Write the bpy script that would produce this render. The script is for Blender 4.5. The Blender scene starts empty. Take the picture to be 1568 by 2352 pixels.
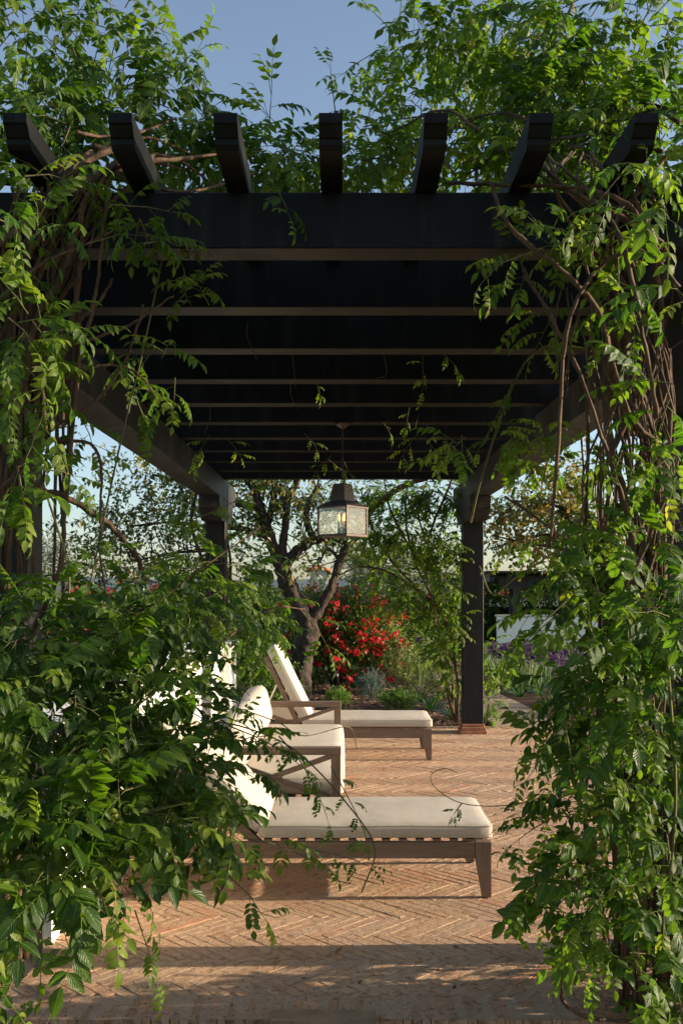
import bpy, bmesh, math, random
import numpy as np
from mathutils import Vector, Matrix, Quaternion, noise

R = math.radians
C = bpy.context.scene.collection
S = bpy.context.scene
rng = random.Random(11)

# ------------------------------------------------------------------ camera, sky, sun, exposure
F = 2212.0          # focal length in pixels of a 1568 x 2352 picture
EYE = 1.6
cam_d = bpy.data.cameras.new('camera')
cam = bpy.data.objects.new('camera', cam_d)
C.objects.link(cam)
cam.location = (0, 0, EYE)
cam.rotation_euler = (R(90), 0, 0)
cam_d.sensor_fit = 'VERTICAL'
cam_d.sensor_height = 36
cam_d.lens = F / 2352 * 36
cam_d.shift_y = 176 / 2352
cam_d.clip_start = 0.05
cam_d.clip_end = 5000
S.camera = cam

SUN_EL, SUN_AZ = 14.0, 1.5          # azimuth measured from +X towards +Y
w = bpy.data.worlds.new('World')
S.world = w
w.use_nodes = True
nt = w.node_tree
sky = nt.nodes.new('ShaderNodeTexSky')
sky.sky_type = 'NISHITA'
sky.sun_disc = False
sky.sun_elevation = R(SUN_EL)
sky.sun_rotation = R(90 - SUN_AZ)
sky.altitude = 50
sky.air_density = 1.0
sky.dust_density = 1.0
sky.ozone_density = 2.4
bg = nt.nodes['Background']
bg.inputs['Strength'].default_value = 0.110
hsv = nt.nodes.new('ShaderNodeHueSaturation')      # a hazy, slightly milky evening sky
hsv.inputs['Saturation'].default_value = 0.82
nt.links.new(sky.outputs[0], hsv.inputs['Color'])
nt.links.new(hsv.outputs[0], bg.inputs['Color'])

sd = bpy.data.lights.new('sun', 'SUN')
sun = bpy.data.objects.new('sun', sd)
C.objects.link(sun)
sd.energy = 4.7
sd.angle = R(0.5)
sd.color = (1.0, 0.83, 0.62)
SUNV = Vector((math.cos(R(SUN_EL)) * math.cos(R(SUN_AZ)), math.cos(R(SUN_EL)) * math.sin(R(SUN_AZ)), math.sin(R(SUN_EL))))
sun.rotation_euler = SUNV.to_track_quat('Z', 'Y').to_euler()

S.view_settings.view_transform = 'Standard'
S.view_settings.look = 'None'
S.view_settings.gamma = 1
S.view_settings.use_curve_mapping = False
S.view_settings.exposure = 1.1
S.render.engine = 'CYCLES'
S.cycles.max_bounces = 8
S.cycles.transparent_max_bounces = 12


def P(x, y, d):
    """a spot seen at (x, y) in the picture, d metres away"""
    return Vector(((x - 784) * d / F, d, EYE - (y - 1352) * d / F))


# ------------------------------------------------------------------ node materials
def mat_new(name):
    m = bpy.data.materials.new(name)
    m.use_nodes = True
    t = m.node_tree
    b = t.nodes['Principled BSDF']
    return m, t, b


def N(t, kind, **kw):
    n = t.nodes.new('ShaderNode' + kind)
    for k, v in kw.items():
        if k.startswith('i_'):
            key = k[2:]
            key = int(key) if key.isdigit() else key.replace('_', ' ')
            n.inputs[key].default_value = v
        else:
            setattr(n, k, v)
    return n


def ramp(t, fac, stops):
    r = t.nodes.new('ShaderNodeValToRGB')
    e = r.color_ramp.elements
    while len(e) < len(stops):
        e.new(0.5)
    for el, (p, c) in zip(e, stops):
        el.position = p
        el.color = (c[0], c[1], c[2], 1)
    t.links.new(fac, r.inputs[0])
    return r.outputs[0]


def coords(t, scale=(1, 1, 1), kind='Object'):
    tc = N(t, 'TexCoord')
    mp = N(t, 'Mapping')
    mp.inputs['Scale'].default_value = scale
    t.links.new(tc.outputs[kind], mp.inputs[0])
    return mp.outputs[0]


def noise_tex(t, vec, scale, detail=4, rough=0.55):
    n = N(t, 'TexNoise')
    n.inputs['Scale'].default_value = scale
    n.inputs['Detail'].default_value = detail
    n.inputs['Roughness'].default_value = rough
    if vec is not None:
        t.links.new(vec, n.inputs['Vector'])
    return n.outputs['Fac']


def mixc(t, fac, a, b, mode='MIX'):
    m = N(t, 'Mix', data_type='RGBA', blend_type=mode)
    if isinstance(fac, (int, float)):
        m.inputs[0].default_value = fac
    else:
        t.links.new(fac, m.inputs[0])
    for sock, v in ((m.inputs[6], a), (m.inputs[7], b)):
        if isinstance(v, tuple):
            sock.default_value = (v[0], v[1], v[2], 1)
        else:
            t.links.new(v, sock)
    return m.outputs[2]


def mathn(t, op, a, b=None, c=None):
    m = N(t, 'Math', operation=op)
    for i, v in enumerate((a, b, c)):
        if v is None:
            continue
        if isinstance(v, (int, float)):
            m.inputs[i].default_value = v
        else:
            t.links.new(v, m.inputs[i])
    return m.outputs[0]


def maprange(t, v, a, b, c=0, d=1):
    m = N(t, 'MapRange')
    t.links.new(v, m.inputs[0])
    for i, x in enumerate((a, b, c, d)):
        m.inputs[i + 1].default_value = x
    return m.outputs[0]


def bump(t, b, h, strength=0.3, dist=0.01):
    n = N(t, 'Bump')
    n.inputs['Strength'].default_value = strength
    n.inputs['Distance'].default_value = dist
    t.links.new(h, n.inputs['Height'])
    t.links.new(n.outputs[0], b.inputs['Normal'])


def tint_value(t, jitter=0.25):
    a = N(t, 'Attribute', attribute_name='tint')
    o = N(t, 'ObjectInfo')
    j = mathn(t, 'MULTIPLY', mathn(t, 'SUBTRACT', o.outputs['Random'], 0.5), jitter)
    return mathn(t, 'ADD', a.outputs['Fac'], j)


def leaf_material(name, stops, trans=0.35, rough=0.42, tcol=(1.0, 1.25, 0.45), tgain=1.3, veins=True, spec=0.45):
    m, t, b = mat_new(name)
    col = ramp(t, tint_value(t), stops)
    uv = N(t, 'UVMap')
    sep = N(t, 'SeparateXYZ')
    t.links.new(uv.outputs[0], sep.inputs[0])
    au = mathn(t, 'ABSOLUTE', mathn(t, 'SUBTRACT', sep.outputs[0], 0.5))
    nz = noise_tex(t, coords(t), 35, 3)
    col = mixc(t, maprange(t, nz, 0.3, 0.75, 0.0, 0.35), col, mixc(t, 1.0, col, (0.55, 0.62, 0.5), 'MULTIPLY'))
    if veins:
        rib = maprange(t, au, 0.02, 0.06, 0.35, 0.0)
        col = mixc(t, rib, col, (0.22, 0.30, 0.08))
        ph = mathn(t, 'MULTIPLY', mathn(t, 'ADD', sep.outputs[1], mathn(t, 'MULTIPLY', au, -0.7)), 44)
        h = mathn(t, 'ADD', mathn(t, 'SINE', ph), mathn(t, 'MULTIPLY', rib, -4.0))
        bump(t, b, h, 0.28, 0.004)
    t.links.new(col, b.inputs['Base Color'])
    b.inputs['Roughness'].default_value = rough
    b.inputs['Specular IOR Level'].default_value = spec
    tr = N(t, 'BsdfTranslucent')
    t.links.new(mixc(t, 1.0, col, (tcol[0] * tgain, tcol[1] * tgain, tcol[2] * tgain), 'MULTIPLY'), tr.inputs[0])
    mx = N(t, 'MixShader')
    mx.inputs[0].default_value = trans
    t.links.new(b.outputs[0], mx.inputs[1])
    t.links.new(tr.outputs[0], mx.inputs[2])
    t.links.new(mx.outputs[0], t.nodes['Material Output'].inputs[0])
    return m


M = {}
M['wisteria_leaf'] = leaf_material('wisteria_leaf', [
    (0.0, (0.018, 0.046, 0.006)), (0.4, (0.038, 0.086, 0.008)), (0.68, (0.085, 0.142, 0.012)),
    (0.86, (0.17, 0.22, 0.022)), (0.95, (0.27, 0.25, 0.04)), (1.0, (0.32, 0.15, 0.04))], trans=0.45, rough=0.42, spec=0.36, tgain=1.9, tcol=(1.05, 1.2, 0.35))
M['tree_leaf'] = leaf_material('tree_leaf', [
    (0.0, (0.030, 0.055, 0.018)), (0.6, (0.065, 0.100, 0.030)), (0.85, (0.16, 0.17, 0.045)), (1.0, (0.30, 0.22, 0.07))], veins=False)
M['autumn_leaf'] = leaf_material('autumn_leaf', [
    (0.0, (0.045, 0.085, 0.02)), (0.45, (0.14, 0.16, 0.035)), (0.75, (0.34, 0.24, 0.05)), (1.0, (0.45, 0.15, 0.03))], veins=False)
M['shrub_leaf'] = leaf_material('shrub_leaf', [
    (0.0, (0.04, 0.085, 0.018)), (0.5, (0.10, 0.165, 0.03)), (1.0, (0.25, 0.29, 0.055))], veins=False)
M['lime_leaf'] = leaf_material('lime_leaf', [
    (0.0, (0.05, 0.11, 0.02)), (0.5, (0.13, 0.22, 0.035)), (1.0, (0.26, 0.30, 0.06))], veins=False)
M['sage_leaf'] = leaf_material('sage_leaf', [
    (0.0, (0.14, 0.19, 0.055)), (0.5, (0.25, 0.30, 0.085)), (1.0, (0.38, 0.40, 0.13))], veins=False, trans=0.25, tcol=(1, 1.1, 0.7))
M['silver_leaf'] = leaf_material('silver_leaf', [
    (0.0, (0.10, 0.15, 0.125)), (0.5, (0.17, 0.235, 0.19)), (1.0, (0.27, 0.33, 0.25))], veins=False, trans=0.2, tcol=(1, 1.05, 0.9))
M['olive_leaf'] = leaf_material('olive_leaf', [
    (0.0, (0.10, 0.12, 0.09)), (0.5, (0.17, 0.19, 0.13)), (1.0, (0.26, 0.27, 0.19))], veins=False, trans=0.2, tcol=(1, 1, .8))
M['hedge_leaf'] = leaf_material('hedge_leaf', [
    (0.0, (0.02, 0.05, 0.012)), (0.5, (0.045, 0.085, 0.02)), (1.0, (0.10, 0.14, 0.03))], veins=False, trans=0.2)
M['strap_leaf'] = leaf_material('strap_leaf', [
    (0.0, (0.020, 0.060, 0.022)), (0.5, (0.045, 0.105, 0.035)), (1.0, (0.14, 0.19, 0.06))], veins=False, trans=0.3, rough=0.35)
M['bract'] = leaf_material('bract', [
    (0.0, (0.40, 0.010, 0.028)), (0.55, (0.66, 0.022, 0.055)), (0.85, (0.74, 0.05, 0.06)), (1.0, (0.62, 0.16, 0.09))], veins=False, trans=0.4, rough=0.6,
    tcol=(1.1, 0.8, 0.8), spec=0.2)
M['purple_flower'] = leaf_material('purple_flower', [
    (0.0, (0.055, 0.03, 0.075)), (0.6, (0.10, 0.058, 0.125)), (1.0, (0.20, 0.13, 0.19))], veins=False, trans=0.3, rough=0.6, tcol=(1, .9, 1.1), spec=0.2)
M['stalk'] = leaf_material('stalk', [(0.0, (0.12, 0.19, 0.07)), (1.0, (0.30, 0.36, 0.16))], veins=False, trans=0.15)


def bark_material(name, c1, c2, scale=(16, 16, 3), strength=0.6, dist=0.02):
    m, t, b = mat_new(name)
    v = coords(t, scale)
    n1 = noise_tex(t, v, 1.6, 6, 0.65)
    n2 = noise_tex(t, coords(t), 3, 3)
    a = N(t, 'Attribute', attribute_name='tint')
    col = ramp(t, n1, [(0.3, c1), (0.72, c2)])
    col = mixc(t, maprange(t, n2, 0.35, 0.7, 0, 0.5), col, mixc(t, 1.0, col, (1.3, 1.2, 1.05), 'MULTIPLY'))
    col = mixc(t, a.outputs['Fac'], col, (0.17, 0.20, 0.07))
    t.links.new(col, b.inputs['Base Color'])
    b.inputs['Roughness'].default_value = 0.8
    b.inputs['Specular IOR Level'].default_value = 0.25
    bump(t, b, n1, strength, dist)
    return m


M['vine_bark'] = bark_material('vine_bark', (0.035, 0.021, 0.013), (0.135, 0.082, 0.050), (30, 30, 5), 0.7, 0.01)
M['tree_bark'] = bark_material('tree_bark', (0.014, 0.010, 0.008), (0.105, 0.078, 0.060), (13, 13, 4.5), 1.0, 0.05)


def paint_material():
    m, t, b = mat_new('black_paint')
    v = coords(t, (2, 2, 2))
    n1 = noise_tex(t, v, 1.2, 4)
    n2 = noise_tex(t, coords(t, (60, 6, 60)), 1.0, 4)
    col = ramp(t, n1, [(0.3, (0.0045, 0.0045, 0.0045)), (0.75, (0.009, 0.009, 0.009))])
    dust = maprange(t, noise_tex(t, coords(t, (5, 5, 0.7)), 2.2, 5), 0.52, 0.80, 0, 0.35)
    col = mixc(t, dust, col, (0.055, 0.052, 0.048))
    t.links.new(col, b.inputs['Base Color'])
    t.links.new(maprange(t, n1, 0.3, 0.7, 0.40, 0.58), b.inputs['Roughness'])
    b.inputs['Specular IOR Level'].default_value = 0.14
    bump(t, b, n2, 0.25, 0.003)
    return m


M['black_paint'] = paint_material()


def weathered_haze_paint(name, k):
    m, t, b = mat_new(name)
    n1 = noise_tex(t, coords(t, (3, 3, 0.35)), 2.6, 5, 0.6)
    n2 = noise_tex(t, coords(t, (50, 5, 50)), 1.0, 4)
    n3 = noise_tex(t, coords(t), 0.9, 2)
    col = ramp(t, n1, [(0.35, (0.014 * k, 0.0135 * k, 0.013 * k)), (0.55, (0.034 * k, 0.032 * k, 0.029 * k)), (0.75, (0.085 * k, 0.08 * k, 0.072 * k))])
    col = mixc(t, maprange(t, n3, 0.35, 0.65, 0, 0.5), col, (0.018, 0.017, 0.016))
    t.links.new(col, b.inputs['Base Color'])
    b.inputs['Roughness'].default_value = 0.55
    b.inputs['Specular IOR Level'].default_value = 0.25
    bump(t, b, n2, 0.3, 0.003)
    return m


M['weathered_haze_paint'] = weathered_haze_paint('weathered_haze_black_paint', 1.0)  # faded paint on the beams; on the far pergola its grey imitates haze
M['post_paint'] = weathered_haze_paint('post_black_paint', 0.42)


def simple(name, col, rough=0.6, metal=0.0, nscale=8, var=0.25, bstr=0.15, bdist=0.004, sc=(1, 1, 1), spec=0.5):
    m, t, b = mat_new(name)
    n1 = noise_tex(t, coords(t, sc), nscale, 5, 0.6)
    lo = tuple(c * (1 - var) for c in col)
    hi = tuple(min(1, c * (1 + var)) for c in col)
    t.links.new(ramp(t, n1, [(0.3, lo), (0.7, hi)]), b.inputs['Base Color'])
    b.inputs['Roughness'].default_value = rough
    b.inputs['Metallic'].default_value = metal
    b.inputs['Specular IOR Level'].default_value = spec
    if bstr:
        bump(t, b, n1, bstr, bdist)
    return m


def wood_material(name, sc):
    m, t, b = mat_new(name)
    v = coords(t, sc)
    n1 = noise_tex(t, v, 1.0, 6, 0.62)
    n2 = noise_tex(t, coords(t), 2.5, 3)
    col = ramp(t, n1, [(0.28, (0.115, 0.074, 0.050)), (0.55, (0.205, 0.135, 0.092)), (0.78, (0.285, 0.20, 0.145))])
    col = mixc(t, maprange(t, n2, 0.4, 0.75, 0, 0.4), col, (0.24, 0.19, 0.15))
    t.links.new(col, b.inputs['Base Color'])
    b.inputs['Roughness'].default_value = 0.65
    b.inputs['Specular IOR Level'].default_value = 0.3
    bump(t, b, n1, 0.3, 0.003)
    return m


M['teak_x'] = wood_material('teak_along_x', (3, 60, 60))
M['teak_y'] = wood_material('teak_along_y', (60, 3, 60))
M['teak_z'] = wood_material('teak_along_z', (60, 60, 3))


def fabric(name, stained=False):
    m, t, b = mat_new(name)
    v = coords(t)
    n1 = noise_tex(t, v, 5, 5)
    w1 = noise_tex(t, coords(t, (420, 40, 420)), 1, 2)
    w2 = noise_tex(t, coords(t, (40, 420, 40)), 1, 2)
    wv = mathn(t, 'ADD', w1, w2)
    col = ramp(t, n1, [(0.3, (0.48, 0.425, 0.345)), (0.7, (0.55, 0.495, 0.41))])
    col = mixc(t, maprange(t, wv, 0.7, 1.3, 0, 0.28), col, (0.46, 0.40, 0.33))
    if stained:
        geo = N(t, 'NewGeometry')
        sp = N(t, 'SeparateXYZ')
        t.links.new(geo.outputs['Position'], sp.inputs[0])
        low = maprange(t, sp.outputs[2], 0.352, 0.31, 0, 1)
        spot = maprange(t, noise_tex(t, coords(t, (1, 1, 1)), 42, 3, 0.7), 0.56, 0.66, 0, 1)
        big = maprange(t, noise_tex(t, coords(t), 5.0, 2), 0.42, 0.62, 0, 1)
        streak = maprange(t, noise_tex(t, coords(t, (60, 60, 3)), 1.0, 2), 0.4, 0.7, 0, 0.55)
        dirt = mathn(t, 'MULTIPLY', low, mathn(t, 'MAXIMUM', mathn(t, 'MULTIPLY', spot, big), streak))
        col = mixc(t, mathn(t, 'MULTIPLY', dirt, 0.75), col, (0.17, 0.12, 0.085))
    t.links.new(col, b.inputs['Base Color'])
    b.inputs['Roughness'].default_value = 0.95
    b.inputs['Specular IOR Level'].default_value = 0.1
    h = mathn(t, 'ADD', mathn(t, 'MULTIPLY', wv, 0.25), mathn(t, 'MULTIPLY', noise_tex(t, coords(t, (1, 1, 1)), 4.5, 3), 2.2))
    bump(t, b, h, 0.35, 0.012)
    return m


M['fabric'] = fabric('cream_fabric')
M['fabric_stained'] = fabric('stained_cream_fabric', True)


def brick_material(name, dusty=0.6):
    m, t, b = mat_new(name)
    tv = tint_value(t, 1.0)
    geo = N(t, 'NewGeometry')
    gp = geo.outputs['Position']
    n0 = noise_tex(t, gp, 2.0, 4)
    n1 = noise_tex(t, gp, 16, 6, 0.68)
    n2 = noise_tex(t, gp, 95, 4, 0.65)
    n3 = noise_tex(t, gp, 34, 5, 0.7)
    col = ramp(t, tv, [(0.0, (0.29, 0.16, 0.09)), (0.35, (0.40, 0.225, 0.125)), (0.62, (0.44, 0.275, 0.17)),
                       (0.82, (0.47, 0.20, 0.105)), (1.0, (0.36, 0.26, 0.20))])
    dust = maprange(t, mathn(t, 'ADD', mathn(t, 'MULTIPLY', n1, 0.75), mathn(t, 'MULTIPLY', n0, 0.55)), 0.50, 0.78, 0.15, dusty + 0.3)
    col = mixc(t, dust, col, (0.50, 0.345, 0.22))
    pit = maprange(t, n3, 0.33, 0.46, 1.0, 0.0)
    col = mixc(t, mathn(t, 'MULTIPLY', pit, 0.6), col, (0.16, 0.095, 0.06))
    t.links.new(col, b.inputs['Base Color'])
    b.inputs['Roughness'].default_value = 0.9
    b.inputs['Specular IOR Level'].default_value = 0.2
    h = mathn(t, 'ADD', mathn(t, 'MULTIPLY', n1, 1.1), mathn(t, 'ADD', mathn(t, 'MULTIPLY', n2, 0.5), mathn(t, 'MULTIPLY', pit, -0.7)))
    bump(t, b, h, 0.85, 0.011)
    return m


M['brick'] = brick_material('terracotta_brick', 0.6)
M['border_brick'] = brick_material('border_terracotta_brick', 0.15)


def soil(name, c1, c2, c3, scale, strength=0.8, dist=0.02):
    m, t, b = mat_new(name)
    geo = N(t, 'NewGeometry')
    gp = geo.outputs['Position']
    n1 = noise_tex(t, gp, scale, 6, 0.7)
    n2 = noise_tex(t, gp, scale * 0.12, 3)
    col = ramp(t, n1, [(0.3, c1), (0.52, c2), (0.75, c3)])
    col = mixc(t, maprange(t, n2, 0.35, 0.7, 0, 0.35), col, c2)
    t.links.new(col, b.inputs['Base Color'])
    b.inputs['Roughness'].default_value = 0.95
    b.inputs['Specular IOR Level'].default_value = 0.15
    bump(t, b, n1, strength, dist)
    return m


M['joint_sand'] = soil('joint_sand', (0.26, 0.17, 0.11), (0.40, 0.28, 0.19), (0.50, 0.37, 0.26), 60, 0.6, 0.006)
M['mulch'] = soil('mulch', (0.035, 0.02, 0.013), (0.085, 0.048, 0.030), (0.17, 0.10, 0.065), 34, 1.0, 0.04)
M['path_gravel'] = soil('path_gravel', (0.24, 0.17, 0.11), (0.38, 0.28, 0.185), (0.50, 0.39, 0.27), 90, 0.7, 0.008)
M['grass_ground'] = soil('grass_ground', (0.06, 0.085, 0.03), (0.11, 0.14, 0.05), (0.19, 0.20, 0.09), 12, 0.7, 0.03)
M['lawn'] = soil('lawn_grass', (0.13, 0.18, 0.06), (0.20, 0.255, 0.09), (0.30, 0.33, 0.14), 30, 0.6, 0.02)


def tinted(name, stops, rough=0.8, jitter=0.3):
    m, t, b = mat_new(name)
    t.links.new(ramp(t, tint_value(t, jitter), stops), b.inputs['Base Color'])
    b.inputs['Roughness'].default_value = rough
    b.inputs['Specular IOR Level'].default_value = 0.25
    n1 = noise_tex(t, coords(t), 60, 3)
    bump(t, b, n1, 0.4, 0.004)
    return m


M['bark_chip'] = tinted('bark_chip', [(0, (0.035, 0.02, 0.013)), (0.5, (0.11, 0.062, 0.038)), (0.85, (0.21, 0.13, 0.085)), (1, (0.34, 0.22, 0.14))])
M['pebble'] = tinted('pebble', [(0, (0.20, 0.15, 0.11)), (0.5, (0.36, 0.28, 0.20)), (1, (0.52, 0.44, 0.34))])
M['dry_leaf'] = tinted('dry_leaf', [(0, (0.22, 0.10, 0.04)), (1, (0.48, 0.27, 0.09))])
M['stucco'] = simple('white_stucco', (0.78, 0.76, 0.71), 0.9, nscale=14, var=0.06, bstr=0.35, bdist=0.006, spec=0.15)
M['stucco_far'] = simple('cream_stucco', (0.50, 0.46, 0.39), 0.9, nscale=3, var=0.12, bstr=0.1)
M['bare_plaster'] = simple('bare_plaster', (0.42, 0.25, 0.10), 0.9, nscale=40, var=0.4, bstr=0.5)
M['slab'] = simple('slab_stone', (0.26, 0.175, 0.105), 0.9, nscale=9, var=0.3, bstr=0.5, bdist=0.008, spec=0.2)
M['terracotta'] = simple('terracotta_tile', (0.36, 0.165, 0.095), 0.85, nscale=9, var=0.35, bstr=0.3, spec=0.2)
M['roof_tile'] = simple('roof_tile', (0.42, 0.15, 0.075), 0.85, nscale=6, var=0.35, bstr=0.2, spec=0.2)
M['bronze'] = simple('aged_bronze', (0.060, 0.044, 0.034), 0.5, metal=0.55, nscale=12, var=0.4, bstr=0.12)
M['black_metal'] = simple('black_metal', (0.012, 0.012, 0.012), 0.5, nscale=8, var=0.2)
M['steel_edge'] = simple('rusty_steel', (0.09, 0.05, 0.032), 0.8, nscale=14, var=0.4)
M['candle'] = simple('candle_sleeve', (0.72, 0.62, 0.42), 0.55, nscale=8, var=0.08)
M['chrome_rod'] = simple('steel_rod', (0.55, 0.53, 0.50), 0.3, metal=1.0, var=0.05)
M['skin'] = simple('skin', (0.46, 0.24, 0.16), 0.6, nscale=5, var=0.1)
M['dark_cloth'] = simple('dark_cloth', (0.02, 0.02, 0.024), 0.9, nscale=20, var=0.3)
M['grey_cloth'] = simple('grey_cloth', (0.06, 0.06, 0.07), 0.9, nscale=20, var=0.3)
M['hair'] = simple('hair', (0.05, 0.03, 0.02), 0.6, nscale=60, var=0.4)
M['hill'] = simple('hill', (0.16, 0.19, 0.20), 0.95, nscale=0.02, var=0.15, bstr=0)  # distance haze is put into this blue grey


def glass():
    m, t, b = mat_new('dusty_glass')
    out = t.nodes['Material Output']
    tr = N(t, 'BsdfTransparent')
    tr.inputs[0].default_value = (0.90, 0.90, 0.87, 1)
    gl = N(t, 'BsdfGlossy')
    gl.inputs['Roughness'].default_value = 0.02
    df = N(t, 'BsdfDiffuse')
    df.inputs[0].default_value = (0.42, 0.38, 0.31, 1)
    lw = N(t, 'LayerWeight')
    fr = mathn(t, 'ADD', mathn(t, 'MULTIPLY', mathn(t, 'POWER', lw.outputs['Facing'], 4.0), 0.85), 0.05)
    a = N(t, 'MixShader')
    t.links.new(fr, a.inputs[0])
    t.links.new(tr.outputs[0], a.inputs[1])
    t.links.new(gl.outputs[0], a.inputs[2])
    c = N(t, 'MixShader')
    t.links.new(maprange(t, noise_tex(t, coords(t), 5, 2, 0.5), 0.40, 0.65, 0.012, 0.03), c.inputs[0])
    t.links.new(a.outputs[0], c.inputs[1])
    t.links.new(df.outputs[0], c.inputs[2])
    t.links.new(c.outputs[0], out.inputs[0])
    return m


M['glass'] = glass()


def emitter(name, col, s):
    m, t, b = mat_new(name)
    b.inputs['Base Color'].default_value = (*col, 1)
    b.inputs['Emission Color'].default_value = (*col, 1)
    b.inputs['Emission Strength'].default_value = s
    return m


M['bulb'] = emitter('lit_bulb', (1.0, 0.47, 0.17), 1.5)


# ------------------------------------------------------------------ object helpers
def tag(o, label=None, cat=None, group=None, kind=None):
    if label: o['label'] = label
    if cat: o['category'] = cat
    if group: o['group'] = group
    if kind: o['kind'] = kind
    return o


def empty(name, loc, label=None, cat=None, group=None, rz=0):
    o = bpy.data.objects.new(name, None)
    C.objects.link(o)
    o.location = loc
    o.rotation_euler = (0, 0, rz)
    o.empty_display_size = 0.1
    return tag(o, label, cat, group)


def link(name, mesh, parent=None, mat=None, matrix=None):
    o = bpy.data.objects.new(name, mesh)
    C.objects.link(o)
    if mat is not None and not mesh.materials:
        mesh.materials.append(M[mat])
    if parent is not None:
        o.parent = parent
    if matrix is not None:
        o.matrix_basis = matrix
    return o


class MB:
    """collects polygons in numpy-friendly lists, builds ONE mesh object"""

    def __init__(self):
        self.v, self.f, self.t, self.mi, self.uv = [], [], [], [], None

    def add(self, verts, faces, tint=0.0, mi=0):
        n = len(self.v)
        self.v.extend([tuple(p) for p in verts])
        if isinstance(tint, (list, tuple)):
            self.t.extend(tint)
        else:
            self.t.extend([tint] * len(verts))
        self.f.extend([tuple(i + n for i in f) for f in faces])
        self.mi.extend([mi] * len(faces))

    def box(self, a, b, tint=0.0, mi=0, ch=0.0):
        x0, y0, z0 = a
        x1, y1, z1 = b
        if ch <= 0:
            v = [(x0, y0, z0), (x1, y0, z0), (x1, y1, z0), (x0, y1, z0), (x0, y0, z1), (x1, y0, z1), (x1, y1, z1), (x0, y1, z1)]
            f = [(0, 3, 2, 1), (4, 5, 6, 7), (0, 1, 5, 4), (1, 2, 6, 5), (2, 3, 7, 6), (3, 0, 4, 7)]
            self.add(v, f, tint, mi)
        else:
            bm = bmesh.new()
            bmesh.ops.create_cube(bm, size=1)
            for q in bm.verts:
                q.co = Vector(((x0 + x1) / 2 + q.co.x * (x1 - x0), (y0 + y1) / 2 + q.co.y * (y1 - y0), (z0 + z1) / 2 + q.co.z * (z1 - z0)))
            bmesh.ops.bevel(bm, geom=list(bm.edges), offset=ch, segments=1, affect='EDGES')
            bm.verts.index_update()
            self.add([q.co.copy() for q in bm.verts], [[q.index for q in fc.verts] for fc in bm.faces], tint, mi)
            bm.free()

    def bar(self, p, q, wx, wy, up=Vector((0, 0, 1)), ch=0.0):
        """a squared bar from p to q: wx sideways, wy along up"""
        p, q = Vector(p), Vector(q)
        d = q - p
        L = d.length
        d.normalize()
        s = d.cross(up).normalized()
        u = s.cross(d).normalized()
        k = len(self.v)
        self.box((0, -wx / 2, -wy / 2), (L, wx / 2, wy / 2), ch=ch)
        mt = Matrix((d, s, u)).transposed()
        for i in range(k, len(self.v)):
            self.v[i] = tuple(mt @ Vector(self.v[i]) + p)

    def tube(self, pts, radii, sides=6, tint=0.0, cap=True, rough=0.0, seed=0.0):
        pts = [Vector(p) for p in pts]
        n = len(pts)
        if isinstance(radii, (int, float)):
            radii = [radii] * n
        vs, fs = [], []
        t0 = (pts[1] - pts[0]).normalized()
        ref = Vector((0, 0, 1)) if abs(t0.z) < 0.9 else Vector((1, 0, 0))
        u = t0.cross(ref).normalized()
        for i in range(n):
            tg = (pts[min(i + 1, n - 1)] - pts[max(i - 1, 0)])
            if tg.length < 1e-9: tg = t0
            tg = tg.normalized()
            u = (u - tg * u.dot(tg))
            u = u.normalized() if u.length > 1e-6 else tg.orthogonal().normalized()
            v = tg.cross(u)
            for k in range(sides):
                a = 2 * math.pi * k / sides
                r = radii[i]
                if rough:
                    r *= 1 + rough * noise.noise(Vector((math.cos(a) * 1.7 + seed, math.sin(a) * 1.7, i * 0.45 + seed)))
                vs.append(pts[i] + (u * math.cos(a) + v * math.sin(a)) * r)
        for i in range(n - 1):
            for k in range(sides):
                k2 = (k + 1) % sides
                fs.append((i * sides + k, i * sides + k2, (i + 1) * sides + k2, (i + 1) * sides + k))
        if cap:
            fs.append(tuple(reversed(range(sides))))
            fs.append(tuple((n - 1) * sides + k for k in range(sides)))
        self.add(vs, fs, tint)

    def build(self, name, mat, parent=None, smooth=False, kind=None, matrix=None):
        me = bpy.data.meshes.new(name)
        me.from_pydata(self.v, [], self.f)
        for m_ in (mat if isinstance(mat, (list, tuple)) else [mat]):
            me.materials.append(M[m_])
        if any(self.mi):
            me.polygons.foreach_set('material_index', self.mi)
        if any(self.t):
            at = me.attributes.new('tint', 'FLOAT', 'POINT')
            at.data.foreach_set('value', self.t)
        if smooth:
            me.polygons.foreach_set('use_smooth', [True] * len(me.polygons))
        me.update()
        o = bpy.data.objects.new(name, me)
        C.objects.link(o)
        if parent is not None: o.parent = parent
        if matrix is not None: o.matrix_basis = matrix
        if kind: o['kind'] = kind
        return o


def cr(pts, n=6):
    """smooth curve through points"""
    pts = [Vector(p) for p in pts]
    if len(pts) < 3:
        return [pts[0].lerp(pts[-1], i / n) for i in range(n + 1)]
    q = [pts[0] * 2 - pts[1]] + pts + [pts[-1] * 2 - pts[-2]]
    out = []
    for i in range(1, len(q) - 2):
        for k in range(n):
            s = k / n
            a, b, c, d = q[i - 1], q[i], q[i + 1], q[i + 2]
            out.append(0.5 * ((2 * b) + (c - a) * s + (2 * a - 5 * b + 4 * c - d) * s * s + (3 * b - a - 3 * c + d) * s ** 3))
    out.append(pts[-1])
    return out


def lerp_list(vals, n):
    out = []
    for i in range(n):
        s = i / (n - 1) * (len(vals) - 1)
        k = min(int(s), len(vals) - 2)
        out.append(vals[k] + (vals[k + 1] - vals[k]) * (s - k))
    return out


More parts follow.
